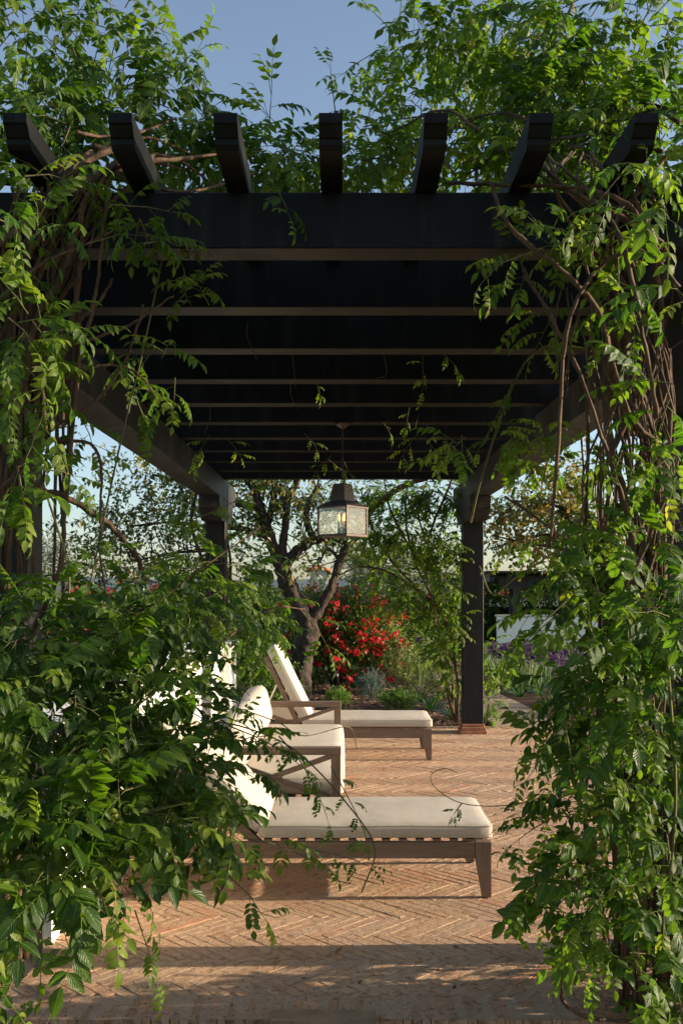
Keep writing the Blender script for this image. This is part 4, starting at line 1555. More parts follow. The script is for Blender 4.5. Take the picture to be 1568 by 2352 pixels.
RF = [
    (1520, 490, 2.9, 60, 80, .15, 2.6, WIS_M, 1.2), (1440, 560, 3.15, 80, 60, .12, 1.2, WIS_M, 1.0), (1500, 760, 3.1, 70, 70, .12, 1.3, WIS_M, 1.05), (1540, 1050, 3.1, 50, 80, .12, 1.6, WIS, .9), (1420, 1050, 3.5, 70, 50, .12, 1.0, WIS_M, 1.0), (1390, 690, 3.3, 60, 50, .12, .8, WIS_M, 1.0), (1500, 1220, 3.2, 90, 60, .15, 1.8, WIS, .95), (1430, 400, 3.05, 70, 45, .12, 2.4, WIS_M, 1.1), (1540, 640, 2.95, 40, 60, .12, 1.2, WIS, .9),
    (1350, 560, 3.2, 90, 50, .15, 0.6, WIS_M, 1.0), (1230, 520, 3.25, 60, 50, .12, 0.8, WIS_M, 1.0), (1200, 650, 3.6, 75, 50, .15, 0.6, WIS_M, 1.0),
    (1290, 700, 3.6, 50, 40, .15, 0.5, WIS_M, 1.0), (1550, 900, 3.0, 50, 80, .12, 1.2, WIS, .95),
    (1200, 970, 4.2, 95, 40, .25, 1.3, WIS_M, 1.1), (1200, 1050, 4.1, 80, 45, .25, 1.4, WIS_M, 1.1), (1290, 1000, 3.9, 70, 60, .2, 1.2, WIS_M, 1.1),
    (1270, 1090, 4.0, 60, 45, .2, 1.1, WIS_M, 1.1), (1060, 1010, 4.3, 60, 30, .15, 1.0, WIS_M, 1.1), (1300, 1080, 3.7, 60, 50, .2, 1.4, WIS, .9),
    (1428, 1160, 3.6, 70, 50, .2, 1.3, WIS, .9), (1385, 1235, 3.7, 85, 60, .2, 2.0, WIS, .95), (1440, 1270, 3.5, 120, 70, .2, 2.0, WIS, 1.0),
    (1372, 1350, 3.5, 80, 60, .2, 2.4, WIS, 1.0), (1438, 1380, 3.4, 130, 80, .2, 2.5, WIS, 1.0), (1540, 1420, 3.1, 60, 100, .15, 2.4, WIS, 1.0),
    (1338, 1455, 3.3, 85, 70, .2, 2.6, WIS, 1.0), (1398, 1500, 3.3, 130, 80, .2, 2.4, WIS, 1.0), (1500, 1570, 3.15, 100, 90, .2, 2.2, WIS, 1.0),
    (1330, 1570, 3.25, 90, 70, .2, 2.6, WIS, .95), (1428, 1640, 3.2, 130, 90, .2, 2.2, WIS, 1.0), (1330, 1700, 3.2, 80, 60, .2, 2.4, WIS, .95),
    (1540, 1720, 3.05, 60, 110, .15, 2.0, WIS, .95), (1398, 1770, 3.2, 120, 70, .2, 2.2, WIS, .95), (1355, 1810, 3.2, 70, 60, .2, 2.4, WIS, .9),
    (1388, 1890, 3.2, 120, 80, .2, 2.3, WIS, .95), (1330, 1925, 3.15, 60, 55, .15, 2.2, WIS, .95), (1500, 1900, 3.1, 90, 90, .18, 1.8, WIS, .9),
    (1305, 2040, 3.1, 60, 45, .12, 2.4, WIS, .95), (1368, 2010, 3.15, 100, 80, .18, 2.4, WIS, .95), (1480, 2040, 3.1, 100, 90, .18, 2.0, WIS, .95),
    (1380, 2110, 3.2, 80, 50, .15, 2.0, WIS, .9), (1438, 2180, 3.1, 110, 70, .18, 2.0, WIS_M, 1.2), (1418, 2270, 3.15, 70, 45, .15, 1.8, WIS_M, 1.1),
    (1530, 2200, 3.0, 50, 100, .15, 1.8, WIS, .9), (1500, 2230, 3.7, 130, 90, .15, 2.0, WIS_M, 1.1), (1610, 2150, 3.8, 130, 130, .2, 2.0, WIS, .9), (1600, 2280, 3.65, 130, 70, .2, 2.2, WIS_M, 1.1),  # last two blobs mostly out of view, added to shade the front bricks
    # on top of the pergola
    (840, 350, 4.8, 90, 65, .3, 3.0, WIS_M, 1.25), (930, 370, 4.9, 100, 65, .3, 3.0, WIS_M, 1.25), (1090, 350, 4.9, 110, 70, .3, 2.6, WIS_M, 1.25),
    (880, 330, 4.5, 80, 55, .3, 4.6, WIS_M, 1.2), (820, 380, 4.5, 80, 40, .3, 3.55, WIS_M, 1.2), (900, 400, 4.6, 110, 35, .3, 3.55, WIS_M, 1.2),
    (1080, 330, 4.5, 100, 60, .35, 4.4, WIS_M, 1.2), (1080, 400, 4.6, 120, 35, .35, 3.97, WIS_M, 1.2), (950, 300, 4.7, 60, 40, .3, 3.35, WIS_M, 1.2),
    (930, 70, 5.0, 80, 60, .3, 3.15, WIS_M, 1.3), (1040, 40, 5.0, 120, 70, .4, 4.19, WIS_M, 1.3), (1030, 150, 4.9, 110, 60, .4, 3.55, WIS_M, 1.3),
    (880, 130, 5.0, 60, 30, .2, 2.51, WIS_M, 1.2), (1180, 60, 4.7, 140, 100, .4, 4.6, WIS_M, 1.3), (1130, 200, 4.7, 110, 60, .4, 4.19, WIS_M, 1.3),
    (1330, 50, 4.3, 130, 90, .4, 4.81, WIS_M, 1.25), (1480, 80, 4.0, 110, 130, .4, 4.81, WIS_M, 1.25), (1300, 200, 4.3, 130, 80, .4, 4.19, WIS, .95),
    (1440, 250, 4.0, 110, 80, .3, 4.81, WIS, 1.0), (1220, 300, 4.3, 110, 80, .35, 4.6, WIS, .95), (1350, 350, 4.0, 110, 60, .3, 4.6, WIS, .95),
    (1520, 330, 3.7, 80, 90, .3, 4.81, WIS, .95), (1220, 400, 4.2, 90, 35, .3, 4.19, WIS_M, 1.2), (1480, 420, 3.5, 110, 50, .2, 3.35, WIS, .95),
]
for e in RF:
    rv.fill(*e[:5], rd=e[5], lai=e[6], var=e[7], scale=e[8])
for _ in range(95):  # extra shoots, mostly out of view, added to block sun from the front paving
    b_ = Vector((rng.uniform(1.18, 2.1), rng.uniform(3.30, 3.93), rng.uniform(0.05, 1.35)))
    rv.shoot(b_, rvec() + Vector((0.3, -0.1, 0.3)), rng.uniform(.18, .4), droop=.7, scale=.95)
for pts, L, dr, sc in [
    (((770, 260, 4.3), (760, 190, 4.3)), .2, -.4, .8), (((860, 120, 5.0), (800, 160, 5.0)), .2, .2, 1.0), (((890, 60, 5.0), (840, 20, 5.0)), .22, -.2, 1.0),
    (((1180, 870, 4.2), (1080, 1100, 4.6)), .5, .2, .55), (((1060, 1000, 4.4), (1060, 1060, 4.5)), .15, .3, .7),
    (((1290, 1865, 3.2), (1210, 1890, 3.2)), .17, .4, .9), (((1290, 1320, 3.5), (1210, 1370, 3.5)), .2, .5, .9), (((1270, 1420, 3.3), (1190, 1440, 3.3)), .2, .8, 1.0),
    (((1290, 1700, 3.3), (1230, 1730, 3.3)), .17, .6, .9), (((1300, 1815, 3.3), (1200, 1850, 3.4)), .2, .2, .5), (((1270, 1835, 3.3), (1225, 1845, 3.4)), .08, .3, .6), (((1060, 1845, 3.7), (1040, 1865, 3.7)), .05, .5, .35), (((1230, 2000, 3.1), (1200, 2050, 3.1)), .13, .8, 1.0),
    (((1280, 1250, 3.9), (1200, 1220, 4.0)), .25, .9, .7), (((1300, 1380, 3.0), (1210, 1420, 2.95)), .17, .9, 1.15),  (((1240, 570, 3.2), (1150, 560, 3.2)), .2, .8, .8),
]:
    a, c = P(*pts[0]), P(*pts[1])
    rv.shoot(a, c - a, L, droop=dr, scale=sc, var=WIS_M, bare=0.05)
for pts, r in [([(1340, 800, 4.6), (1240, 800, 4.6), (1180, 880, 4.6), (1110, 1080, 4.6), (1080, 1200, 4.7)], .006),
               ([(1270, 1825, 3.3), (1160, 1850, 3.5), (1060, 1845, 3.7), (1000, 1810, 3.9), (990, 1780, 4.0), (1020, 1765, 4.0), (1050, 1775, 4.0)], .0019),
               ([(1300, 1250, 4.2), (1180, 1330, 4.6), (1130, 1365, 4.7), (1100, 1300, 4.8)], .004),
               ([(1290, 1640, 3.2), (1330, 1830, 3.2), (1370, 1960, 3.2)], .004), ([(1530, 1500, 2.95), (1550, 1800, 2.95), (1540, 2000, 2.95)], .005)]:
    c = cr([P(*q) - rv.o for q in pts], 8)
    rv.tw.tube(c, r, 5, tint=0.35, cap=False)
rv.finish()

# wisteria on the two rear posts, and a few shoots hanging through the roof
wv = Vine(empty('wisteria_vine', (1.1, 10.95, 0), 'bright green wisteria with tangled brown stems beside the rear post on terracotta base', 'vine', 'wisteria vines on the pergola'))
for pts, r0, r1 in [
    ([(1046, 1660, 11.0), (1030, 1600, 11.1), (1020, 1540, 11.1), (1045, 1470, 11.0), (1010, 1410, 11.0), (950, 1350, 11.1), (880, 1310, 11.3), (820, 1300, 11.4)], .032, .016),
    ([(1050, 1660, 11.0), (1050, 1560, 11.0), (1030, 1450, 11.0), (990, 1370, 11.0), (950, 1280, 11.1), (930, 1180, 11.2), (940, 1090, 11.3)], .030, .016),
    ([(1040, 1640, 11.1), (1035, 1540, 11.1), (1000, 1430, 11.1), (980, 1330, 11.1), (990, 1220, 11.1), (1030, 1120, 11.2), (1050, 1060, 11.2)], .026, .016),
    ([(1000, 1410, 11.0), (930, 1370, 11.2), (860, 1380, 11.4)], .025, .012), ([(990, 1380, 11.0), (900, 1290, 11.2), (850, 1200, 11.3), (830, 1130, 11.3)], .022, .012),
    ([(960, 1290, 11.1), (900, 1180, 11.2), (880, 1090, 11.3)], .02, .012), ([(1020, 1420, 11), (1000, 1300, 11.0), (960, 1180, 11.1), (990, 1080, 11.2)], .022, .012),
    ([(840, 1180, 11.6), (920, 1120, 11.5), (1000, 1090, 11.4)], .05, .04),
]:
    wv.stem([P(*q) for q in pts], r0, r1, 6)
for e in [(900, 1140, 11.4, 80, 50, .4, 1.7), (990, 1130, 11.2, 70, 50, .4, 1.9), (860, 1220, 11.4, 60, 50, .4, 1.5), (940, 1220, 11.2, 70, 60, .4, 1.7), (1020, 1230, 11.0, 50, 70, .3, 1.9),
          (1030, 1330, 11.0, 40, 80, .3, 2.2), (970, 1340, 11.2, 70, 50, .3, 1.4), (880, 1310, 11.4, 60, 40, .3, 1.2), (1000, 1420, 11.1, 60, 40, .3, 2.0), (1040, 1420, 11.0, 30, 60, .3, 2.2),
          (1010, 1490, 11.1, 50, 40, .3, 2.0), (930, 1390, 11.3, 60, 35, .3, 1.5), (1040, 1540, 11.0, 30, 50, .3, 1.8), (1122, 1490, 11.1, 18, 35, .15, 1.6), (1124, 1550, 11.1, 20, 35, .15, 1.8), (1120, 1605, 11.1, 18, 30, .15, 1.6)]:
    wv.fill(e[0], e[1], e[2], e[3], e[4], rd=e[5], lai=e[6] * 2.0, var=WIS_M, scale=1.2, L=(0.25, 0.5))
wv.finish()
wl = Vine(empty('wisteria_vine', (-1.45, 10.95, 0), 'dark leafed wisteria around the rear post above the white wall pier', 'vine', 'wisteria vines on the pergola'))
wl.stem([P(*q) for q in [(470, 1660, 11.1), (450, 1500, 11.1), (480, 1350, 11.1), (440, 1200, 11.2), (470, 1080, 11.2)]], .04, .02)
wl.stem([P(*q) for q in [(480, 1660, 11.1), (500, 1480, 11.1), (530, 1300, 11.1), (500, 1180, 11.2)]], .03, .02)
for e in [(440, 1170, 11.2, 50, 50, .3, 2.0), (450, 1270, 11.1, 60, 60, .3, 2.2), (530, 1290, 11.1, 70, 60, .3, 2.2), (580, 1310, 11.2, 30, 30, .3, 1.0), (550, 1360, 11.2, 70, 45, .3, 1.4), (590, 1440, 11.3, 55, 45, .3, 1.4),
          (560, 1500, 11.4, 60, 50, .3, 1.8), (600, 1390, 11.3, 30, 30, .3, 1.0)]:
    wl.fill(e[0], e[1], e[2], e[3], e[4], rd=e[5], lai=e[6], var=WIS_M, scale=1.3, L=(0.25, 0.5))
wl.finish(200)
hv_ = Vine(empty('wisteria_vine', (0.0, 7.3, 2.8), 'thin wisteria runners hanging between the joists near the lantern', 'vine', 'wisteria vines on the pergola'))
for (x, y, d, L, sc) in [(760, 1060, 6.95, .16, .7), (790, 1075, 6.9, .14, .7), (755, 1070, 7.1, .14, .6), (960, 1010, 6.0, .18, .8), (975, 1020, 6.0, .14, .9), (940, 950, 6.0, .12, .5), (880, 985, 6.4, .12, .5), (700, 1010, 6.6, .14, .6),
                         (480, 1015, 6.3, .18, .8), (520, 1020, 6.4, .14, .7), (970, 830, 4.9, .2, .6), (1010, 820, 4.85, .14, .6), (725, 890, 5.0, .08, .5)]:
    hv_.shoot(P(x, y - 14, d), Vector((rng.uniform(-1, 1), rng.uniform(-.3, .3), -0.4)), L, sp=.045, droop=.8, var=WIS_Y, scale=sc, young=.9, r=.002)
for k in range(6):
    x, d = rng.uniform(420, 1100), rng.uniform(4.2, 7)
    p0 = Vector(((x - 784) * d / F, d, 2.85))
    pts = [p0, p0 + Vector((rng.uniform(-.03, .03), 0, -rng.uniform(.05, .1))), p0 + Vector((rng.uniform(-.06, .06), 0, -rng.uniform(.1, .22)))]
    hv_.tw.tube([q - hv_.o for q in cr(pts, 5)], .0018, 4, tint=.2, cap=False)
# leaves lying on the roof, seen through the joists only as shade
for k in range(60):
    hv_.fill(rng.uniform(0, 1568), 400, 1, 1, 1) if False else None
hv_.finish(60)


# ------------------------------------------------------------------ trees and shrubs of the garden
class Plant:
    def __init__(self, name, loc, label, cat, group=None):
        self.root = empty(name, loc, label, cat, group)
        self.o = self.root.location.copy()
        self.pl = []

    def blob(self, c, rad, n, sprigs, scale=1.0, shell=0.5, up=0.3, hang=0.0):
        for _ in range(n):
            q = rvec()
            q = q.normalized() * (shell + (1 - shell) * rng.random()) if rng.random() < 0.8 else q
            p = c + Vector((q.x * rad.x, q.y * rad.y, q.z * rad.z))
            d = q * 0.9 + rvec() * 0.7 + Vector((0, 0, up - hang))
            self.pl.append((rng.choice(sprigs), frame(p, d, UP + rvec() * 0.8, scale * rng.uniform(0.75, 1.25))))

    def finish(self, name='crown'):
        tr = Matrix.Translation(-self.o)
        if self.pl:
            join_sprigs(name, [(s, tr @ m) for s, m in self.pl], self.root)


def limb(root, o, pts, r, name, mat='tree_bark', n=7, sides=12, rough=0.45):
    c = cr([p - o for p in pts], n)
    rr = lerp_list(r, len(c))
    b = MB()
    b.tube([p + rvec() * rr[i] * 0.06 for i, p in enumerate(c)], rr, sides, rough=rough, seed=rng.random() * 40)
    return b.build(name, mat, root, smooth=True)


# the leaning tree behind the far lounger
D = 14.2
t = Plant('garden_tree', (-0.6, D, 0), 'gnarled forked tree with furrowed bark and sparse leaves, behind the far lounger', 'tree')
px = lambda pts, dd=0: [P(x, y, D + dd) for x, y in pts]
limb(t.root, t.o, px([(686, 1622), (688, 1590), (690, 1540), (697, 1490), (709, 1452), (697, 1412), (676, 1375), (659, 1338), (645, 1300)]), [.21, .17, .155, .145, .15, .128, .125, .13, .105], 'trunk', sides=18, rough=0.3)
limbs = [
    (px([(648, 1308), (632, 1268), (612, 1218), (598, 1170), (585, 1128), (560, 1085), (530, 1040)]), [.10, .085, .08, .075, .06, .05, .04]),
    (px([(646, 1306), (650, 1250), (656, 1200), (660, 1150), (680, 1108), (700, 1060)]), [.085, .06, .055, .055, .045, .035]),
    (px([(647, 1310), (668, 1278), (700, 1252), (728, 1240), (762, 1236), (800, 1250)]), [.085, .072, .066, .062, .055, .03]),
    (px([(704, 1446), (722, 1416), (749, 1372), (766, 1330), (783, 1286), (795, 1262), (815, 1230), (840, 1185), (852, 1140)]), [.11, .08, .07, .062, .062, .06, .055, .05, .04]),
    (px([(722, 1242), (708, 1210), (704, 1180), (712, 1150), (735, 1110)]), [.05, .045, .045, .04, .03]),
    (px([(612, 1218), (625, 1160), (632, 1110), (640, 1060)]), [.05, .045, .04, .03]),
    (px([(598, 1170), (560, 1160), (500, 1150), (430, 1110), (350, 1090)]), [.05, .045, .04, .03, .015]),
    (px([(620, 1235), (560, 1215), (480, 1210), (390, 1200), (290, 1210)]), [.05, .04, .03, .022, .012]),
    (px([(560, 1215), (480, 1260), (400, 1270), (300, 1290)]), [.03, .025, .02, .01]),
    (px([(656, 1180), (640, 1120), (600, 1090)]), [.035, .03, .02]),
    (px([(780, 1292), (768, 1272), (750, 1262), (735, 1290)]), [.03, .025, .02, .01]),
]
for pts, r in limbs:
    limb(t.root, t.o, pts, r, 'limb')
tw = MB()
for k in range(120):
    pts, r = rng.choice(limbs)
    i = rng.randrange(1, len(pts))
    p = pts[i - 1].lerp(pts[i], rng.random())
    d = (rvec() + Vector((-0.25, 0, 0.45))).normalized()
    c = [p]
    L = rng.uniform(0.3, 1.1)
    for q in range(5):
        d = (d + rvec() * 0.35 + Vector((0, 0, 0.05))).normalized()
        c.append(c[-1] + d * L / 5)
        if q > 0 and c[-1].z > 1.9 and rng.random() < 0.75:
            t.pl.append((rng.choice(TREE), frame(c[-1], d + rvec() * .8, UP + rvec() * .5, rng.uniform(.8, 1.3))))
    tw.tube([q - t.o for q in c], lerp_list([.012, .003], 6), 4, cap=False)
tw.build('twigs', 'tree_bark', t.root, smooth=True, kind='stuff')
for (x, y, rx, ry, n) in [(300, 1170, 140, 90, 95), (210, 1220, 80, 50, 40), (430, 1110, 100, 70, 85), (330, 1080, 80, 40, 40), (500, 1190, 80, 70, 65), (590, 1120, 80, 50, 40), (700, 1130, 90, 40, 40), (790, 1150, 60, 50, 40),
                          (360, 1270, 130, 40, 60), (700, 1305, 30, 15, 5), (745, 1285, 25, 15, 7), (800, 1220, 50, 40, 60), (560, 1050, 120, 50, 90), (250, 1300, 90, 40, 70), (230, 1050, 50, 40, 20), (190, 1170, 30, 30, 12)]:
    t.blob(P(x, y, D + rng.uniform(-.4, .6)), Vector((rx * D / F, .8, ry * D / F)), n, TREE, 1.0, shell=0.0, up=0.0, hang=0.3)
t.finish()

# tree turning yellow beyond the path
D = 16.0
t = Plant('autumn_tree', (4.9, D, -0.1), 'small tree with yellowing orange leaves beyond the gravel path', 'tree')
limb(t.root, t.o, [Vector((4.9, D, -0.2)), Vector((4.85, D, .8)), Vector((4.7, D, 1.6)), Vector((4.2, D, 2.4)), Vector((3.6, D, 2.9))], [.15, .12, .11, .08, .05], 'trunk')
AL = [([P(1430, 1300, D), P(1330, 1240, D), P(1240, 1230, D), P(1120, 1262, D)], [.05, .035, .025, .01]), ([P(1400, 1240, D), P(1300, 1170, D), P(1180, 1150, D)], [.05, .03, .015]),
      ([P(1410, 1280, D), P(1300, 1262, D), P(1200, 1245, D), P(1130, 1230, D)], [.04, .025, .02, .008]), ([P(1380, 1250, D), P(1320, 1130, D), P(1220, 1080, D)], [.05, .035, .02])]
for pts, r in AL:
    limb(t.root, t.o, pts, r, 'limb', sides=8)
for (x, y, rx, ry, n) in [(1150, 1180, 60, 45, 75), (1230, 1150, 90, 55, 130), (1240, 1220, 80, 40, 100), (1320, 1200, 60, 60, 100), (1170, 1240, 50, 22, 36), (1300, 1100, 100, 60, 120), (1290, 1265, 50, 22, 36), (1400, 1180, 60, 90, 120), (1200, 1280, 40, 12, 8)]:
    t.blob(P(x, y, D + rng.uniform(-.3, .5)), Vector((rx * D / F, .8, ry * D / F)), n, AUT, 1.0, shell=0.0, up=0.0, hang=0.3)
t.finish()

# bougainvillea
bo = Plant('bougainvillea', (0.0, 16.3, -0.15), 'bougainvillea bush covered in red blossom behind the gnarled tree', 'shrub')
kk = 16.3 / F
for (x, y, rx, ry, n, fl) in [(790, 1490, 95, 75, 360, .22), (760, 1430, 70, 50, 230, .25), (850, 1470, 45, 55, 130, .75), (800, 1440, 60, 40, 130, .5), (720, 1500, 50, 60, 160, .15), (695, 1405, 40, 20, 70, .35), (820, 1520, 30, 25, 60, .9),
                              (740, 1460, 40, 22, 60, .85), (805, 1480, 40, 25, 60, .85), (825, 1415, 40, 30, 80, .3), (880, 1440, 15, 20, 30, .9), (660, 1520, 50, 60, 120, .05)]:
    for _ in range(1):
        bo.blob(P(x, y, 16.0), Vector((rx * kk, .55, ry * kk)), int(n * (1 - fl)), BOU, 1.0, shell=.55)
        if fl > .02: bo.blob(P(x, y, 15.9), Vector((rx * kk, .55, ry * kk)), int(n * fl * .55), BOUF, 1.05, shell=.9)
for k in range(7):
    a = rng.uniform(0, 6.28)
    p0 = Vector((0, 16.2, -0.2))
    p1 = P(rng.uniform(690, 870), rng.uniform(1420, 1540), 16.2 + rng.uniform(-.4, .4))
    limb(bo.root, bo.o, [p0 + rvec() * .1, p0.lerp(p1, .5) + rvec() * .1, p1], [.025, .018, .008], 'stem', n=4, sides=6)
bo.finish()
bo2 = Plant('bougainvillea', (-3.2, 13.6, -0.03), 'red flowering bougainvillea low behind the white wall', 'shrub')
kk = 13.6 / F
for (x, y, rx, ry, n, fl) in [(250, 1420, 110, 50, 200, .3), (380, 1560, 60, 60, 160, .06), (580, 1600, 60, 45, 170, .04), (440, 1480, 90, 60, 200, .1), (560, 1540, 60, 60, 150, .02), (620, 1560, 40, 50, 120, .0)]:
    bo2.blob(P(x, y, 13.4), Vector((rx * kk, .5, ry * kk)), int(n * (1 - fl)), BOU, .9, shell=.55)
    if fl: bo2.blob(P(x, y, 13.2), Vector((rx * kk, .5, ry * kk)), int(n * fl * .5) + 1, BOUF, .9, shell=.9)
bo2.finish()


def shrub(name, x, y_base, label, sprigs, w_, h, n, scale=1.0, cat='shrub', group=None, up=0.8, d=None):
    d = d or 3539 / (y_base - 1352)
    X = (x - 784) * d / F
    s = Plant(name, (X, d, ground_z(d)), label, cat, group)
    c = Vector((X, d, ground_z(d) + h * 0.45))
    s.blob(c, Vector((w_ / 2, w_ / 2, h * 0.5)), n, sprigs, scale, shell=.45, up=up)
    s.finish('foliage')
    b = MB()
    for k in range(5):
        e = Vector((rng.uniform(-.3, .3) * w_, rng.uniform(-.3, .3) * w_, h * .6))
        b.tube([(0, 0, -.03), e * .5 + Vector((0, 0, .02)), e], [.008, .006, .003], 5)
    b.build('stems', 'vine_bark', s.root, smooth=True)
    return s


shrub('lavender_bush', 851, 1602, 'grey green tufted bush nearest the chaise in the mulch bed', SILV, .34, .40, 230, .75, group='grey green bushes in the mulch bed')
shrub('lavender_bush', 842, 1578, 'grey green tufted bush in the middle of the row of three', SILV, .32, .38, 180, .75, group='grey green bushes in the mulch bed')
shrub('lavender_bush', 893, 1535, 'grey green tufted bush farthest back beside the red bougainvillea', SILV, .55, .40, 220, .8, group='grey green bushes in the mulch bed')
shrub('clipped_shrub', 775, 1624, 'small rounded bright lime green shrub in the mulch', LIME, .34, .20, 190, .55)
shrub('laurel_shrub', 918, 1630, 'low dark leafed shrub with lime tips between the lavender and agapanthus', DARK, .44, .22, 230, .5)
shrub('laurel_shrub', 885, 1600, 'tiny lime green seedling shrub beside the dark leafed shrub', LIME, .14, .16, 16, .6, d=13.4)
shrub('rosemary_bush', 935, 1575, 'loose airy light green bush in front of the brown wisteria stems', SAGE, 1.15, .85, 330, 1.05)
shrub('rosemary_bush', 905, 1530, 'tall wispy grey green bush beside the red bougainvillea blossom', SAGE, 1.2, 1.1, 330, 1.25)
shrub('rosemary_bush', 960, 1545, 'pale green bush half hidden under the arching wisteria stems', SAGE, 1.2, .8, 260, 1.2)


# agapanthus clumps
def agapanthus_meshes(seed, nl, L, stalks, H):
    r = random.Random(seed)
    b = MB()
    for k in range(nl):
        a = r.uniform(0, 6.28)
        tilt = r.uniform(.25, 1.0)
        d = Vector((math.cos(a), math.sin(a), 0))
        s = Vector((-d.y, d.x, 0))
        l = L * r.uniform(.7, 1.1)
        w_ = r.uniform(.010, .016)
        vs = []
        base = d * r.uniform(0, .05)
        for i in range(6):
            q = i / 5
            c = base + d * (l * tilt * q) + UP * (l * (1.0 - .35 * tilt) * (q - .62 * tilt * q * q * 1.25))
            ww = w_ * (1 - q ** 3) * (.7 + .3 * min(1, q * 4))
            vs += [c - s * ww + UP * ww * .3, c + s * ww + UP * ww * .3]
        b.add(vs, [(2 * i, 2 * i + 1, 2 * i + 3, 2 * i + 2) for i in range(5)], r.uniform(.1, .9))
    heads, st = [], []
    for k in range(stalks):
        a = r.uniform(0, 6.28)
        t_ = r.uniform(.05, .35)
        top = Vector((math.cos(a) * t_ * H * .5, math.sin(a) * t_ * H * .5, H * r.uniform(.8, 1.1)))
        sb_ = MB()
        sb_.tube([Vector((0, 0, 0)), top * .5 + rvec() * .02, top], .005, 4, tint=r.random() * .9 + .05, cap=False)
        st.append(sb_)
        hb_ = MB()
        for q in range(26):
            dv = Vector((r.gauss(0, 1), r.gauss(0, 1), r.gauss(.3, .8))).normalized()
            sd_ = dv.orthogonal().normalized() * .012
            c = top + dv * r.uniform(.04, .065)
            e = top + dv * .015
            hb_.add([e, c + sd_, c + dv * .022, c - sd_], [(0, 1, 2), (0, 2, 3)], r.random() * .98 + .01)
        heads.append(hb_)
    return b, st, heads


def agapanthus(x, y, d, seed, label, group, nl=26, L=.42, stalks=0, H=.7, z=None):
    g = ground_z(d)
    o = empty('agapanthus', (x, d, g), label, 'plant', group, rz=rng.uniform(0, 6))
    b, st, hd = agapanthus_meshes(seed, nl, L, stalks, H)
    b.build('leaves', 'strap_leaf', o, smooth=True, kind='stuff')
    for s_ in st:
        s_.build('flower_stalk', 'stalk', o, smooth=True)
    for h_ in hd:
        h_.build('flower_head', 'purple_flower', o)
    return o


G1 = 'agapanthus clumps in the mulch bed'
agapanthus((1035 - 784) * 12 / F, 0, 11.75, 1, 'strap leafed agapanthus clump at the foot of the rear post on terracotta base', G1, 44, .45)
agapanthus((990 - 784) * 12.6 / F, 0, 12.6, 2, 'strap leafed agapanthus clump left of the rear post clump, under wisteria', G1, 36, .42)
agapanthus((1050 - 784) * 12.9 / F, 0, 13.0, 3, 'strap leafed agapanthus clump behind the rear post among wisteria stems', G1, 30, .45, 2, .8)
agapanthus((965 - 784) * 13.6 / F, 0, 13.7, 4, 'agapanthus with a few purple flower stalks behind the strap leafed clumps', G1, 30, .45, 4, .85)
protos = []
def copy_tree(o, parent=None):
    c = o.copy()
    C.objects.link(c)
    if parent is not None: c.parent = parent
    for ch in list(o.children):
        copy_tree(ch, c)
    return c


G2 = 'agapanthus growing in the bed along the gravel path'
LBL = 'agapanthus with purple flower heads in the crowded bed along the gravel path'
for k in range(4):
    protos.append(agapanthus(2.75 + .1 * k, 0, 12.0 + k * .5, 40 + k, LBL, G2, 26, .40, 6 if k else 4, .62))
for k in range(48):
    y = 12.2 + 9.5 * (k / 48) + rng.uniform(-.2, .2)
    x = rng.uniform(2.72, 3.9) + max(0, (y - 15) * .06)
    if y < 14.5 and k % 2: continue
    c = copy_tree(protos[k % 4])
    c.location = (x, y, ground_z(y))
    c.rotation_euler = (0, 0, rng.uniform(0, 6.28))
    c.scale = (1, 1, 1) if rng.random() < .5 else (1.1, 1.1, 1.12)
G3 = 'agapanthus across the end of the path'
for k in range(26):
    c = copy_tree(protos[k % 4])
    y = rng.uniform(17.5, 23)
    c.location = (rng.uniform(2.6, 4.2) + (y - 17) * .15, y, ground_z(y))
    c.rotation_euler = (0, 0, rng.uniform(0, 6.28))
    c['group'] = G3
    c['label'] = 'agapanthus in purple bloom at the far end of the path before the white wall'

# bed light
bl = empty('garden_light', ((770 - 784) * 15.2 / F, 15.2, 0), 'small black bollard light standing in the mulch under the bougainvillea', 'garden light')
b = MB(); b.tube([(0, 0, -.05), (0, 0, .16), (0, 0, .17)], [.035, .035, .05], 12); b.build('stem', 'black_metal', bl, smooth=True)
b = MB(); b.tube([(0, 0, .1705), (0, 0, .26), (0, 0, .275)], [.055, .055, .03], 12); b.build('lamp_head', 'black_metal', bl, smooth=True)

# fallen leaves on the terrace
for i, (x, y) in enumerate([(905, 1715), (1110, 1600), (640, 2210), (770, 2198), (960, 1980), (1180, 2120)]):
    d = 3539 / (y - 1352)
    s = Sprig()
    s.leaf((0, 0, 0.006), (1, rng.uniform(-.3, .3), .1), (0, 0, 1), .055, .028, rng.random(), fold=.5, curl=-.3)
    s.done('fallen_leaf', ['dry_leaf'])
    lab = ['curled dry orange leaf on the bricks under the far lounger', 'small dry leaf lying on the gravel path', 'dry leaf in the shadow band near the white wall', 'dry leaf at the edge of the front shadow band',
           'dry leaf under the nearest chaise longue', 'dry leaf on the bricks beside the front wisteria stems'][i]
    o = link('fallen_leaf', s.get_mesh(), matrix=Matrix.Translation(((x - 784) * d / F, d, ground_z(d) + .004)) @ Matrix.Rotation(rng.uniform(0, 6), 4, 'Z'))
    tag(o, lab, 'leaf', 'fallen leaves')

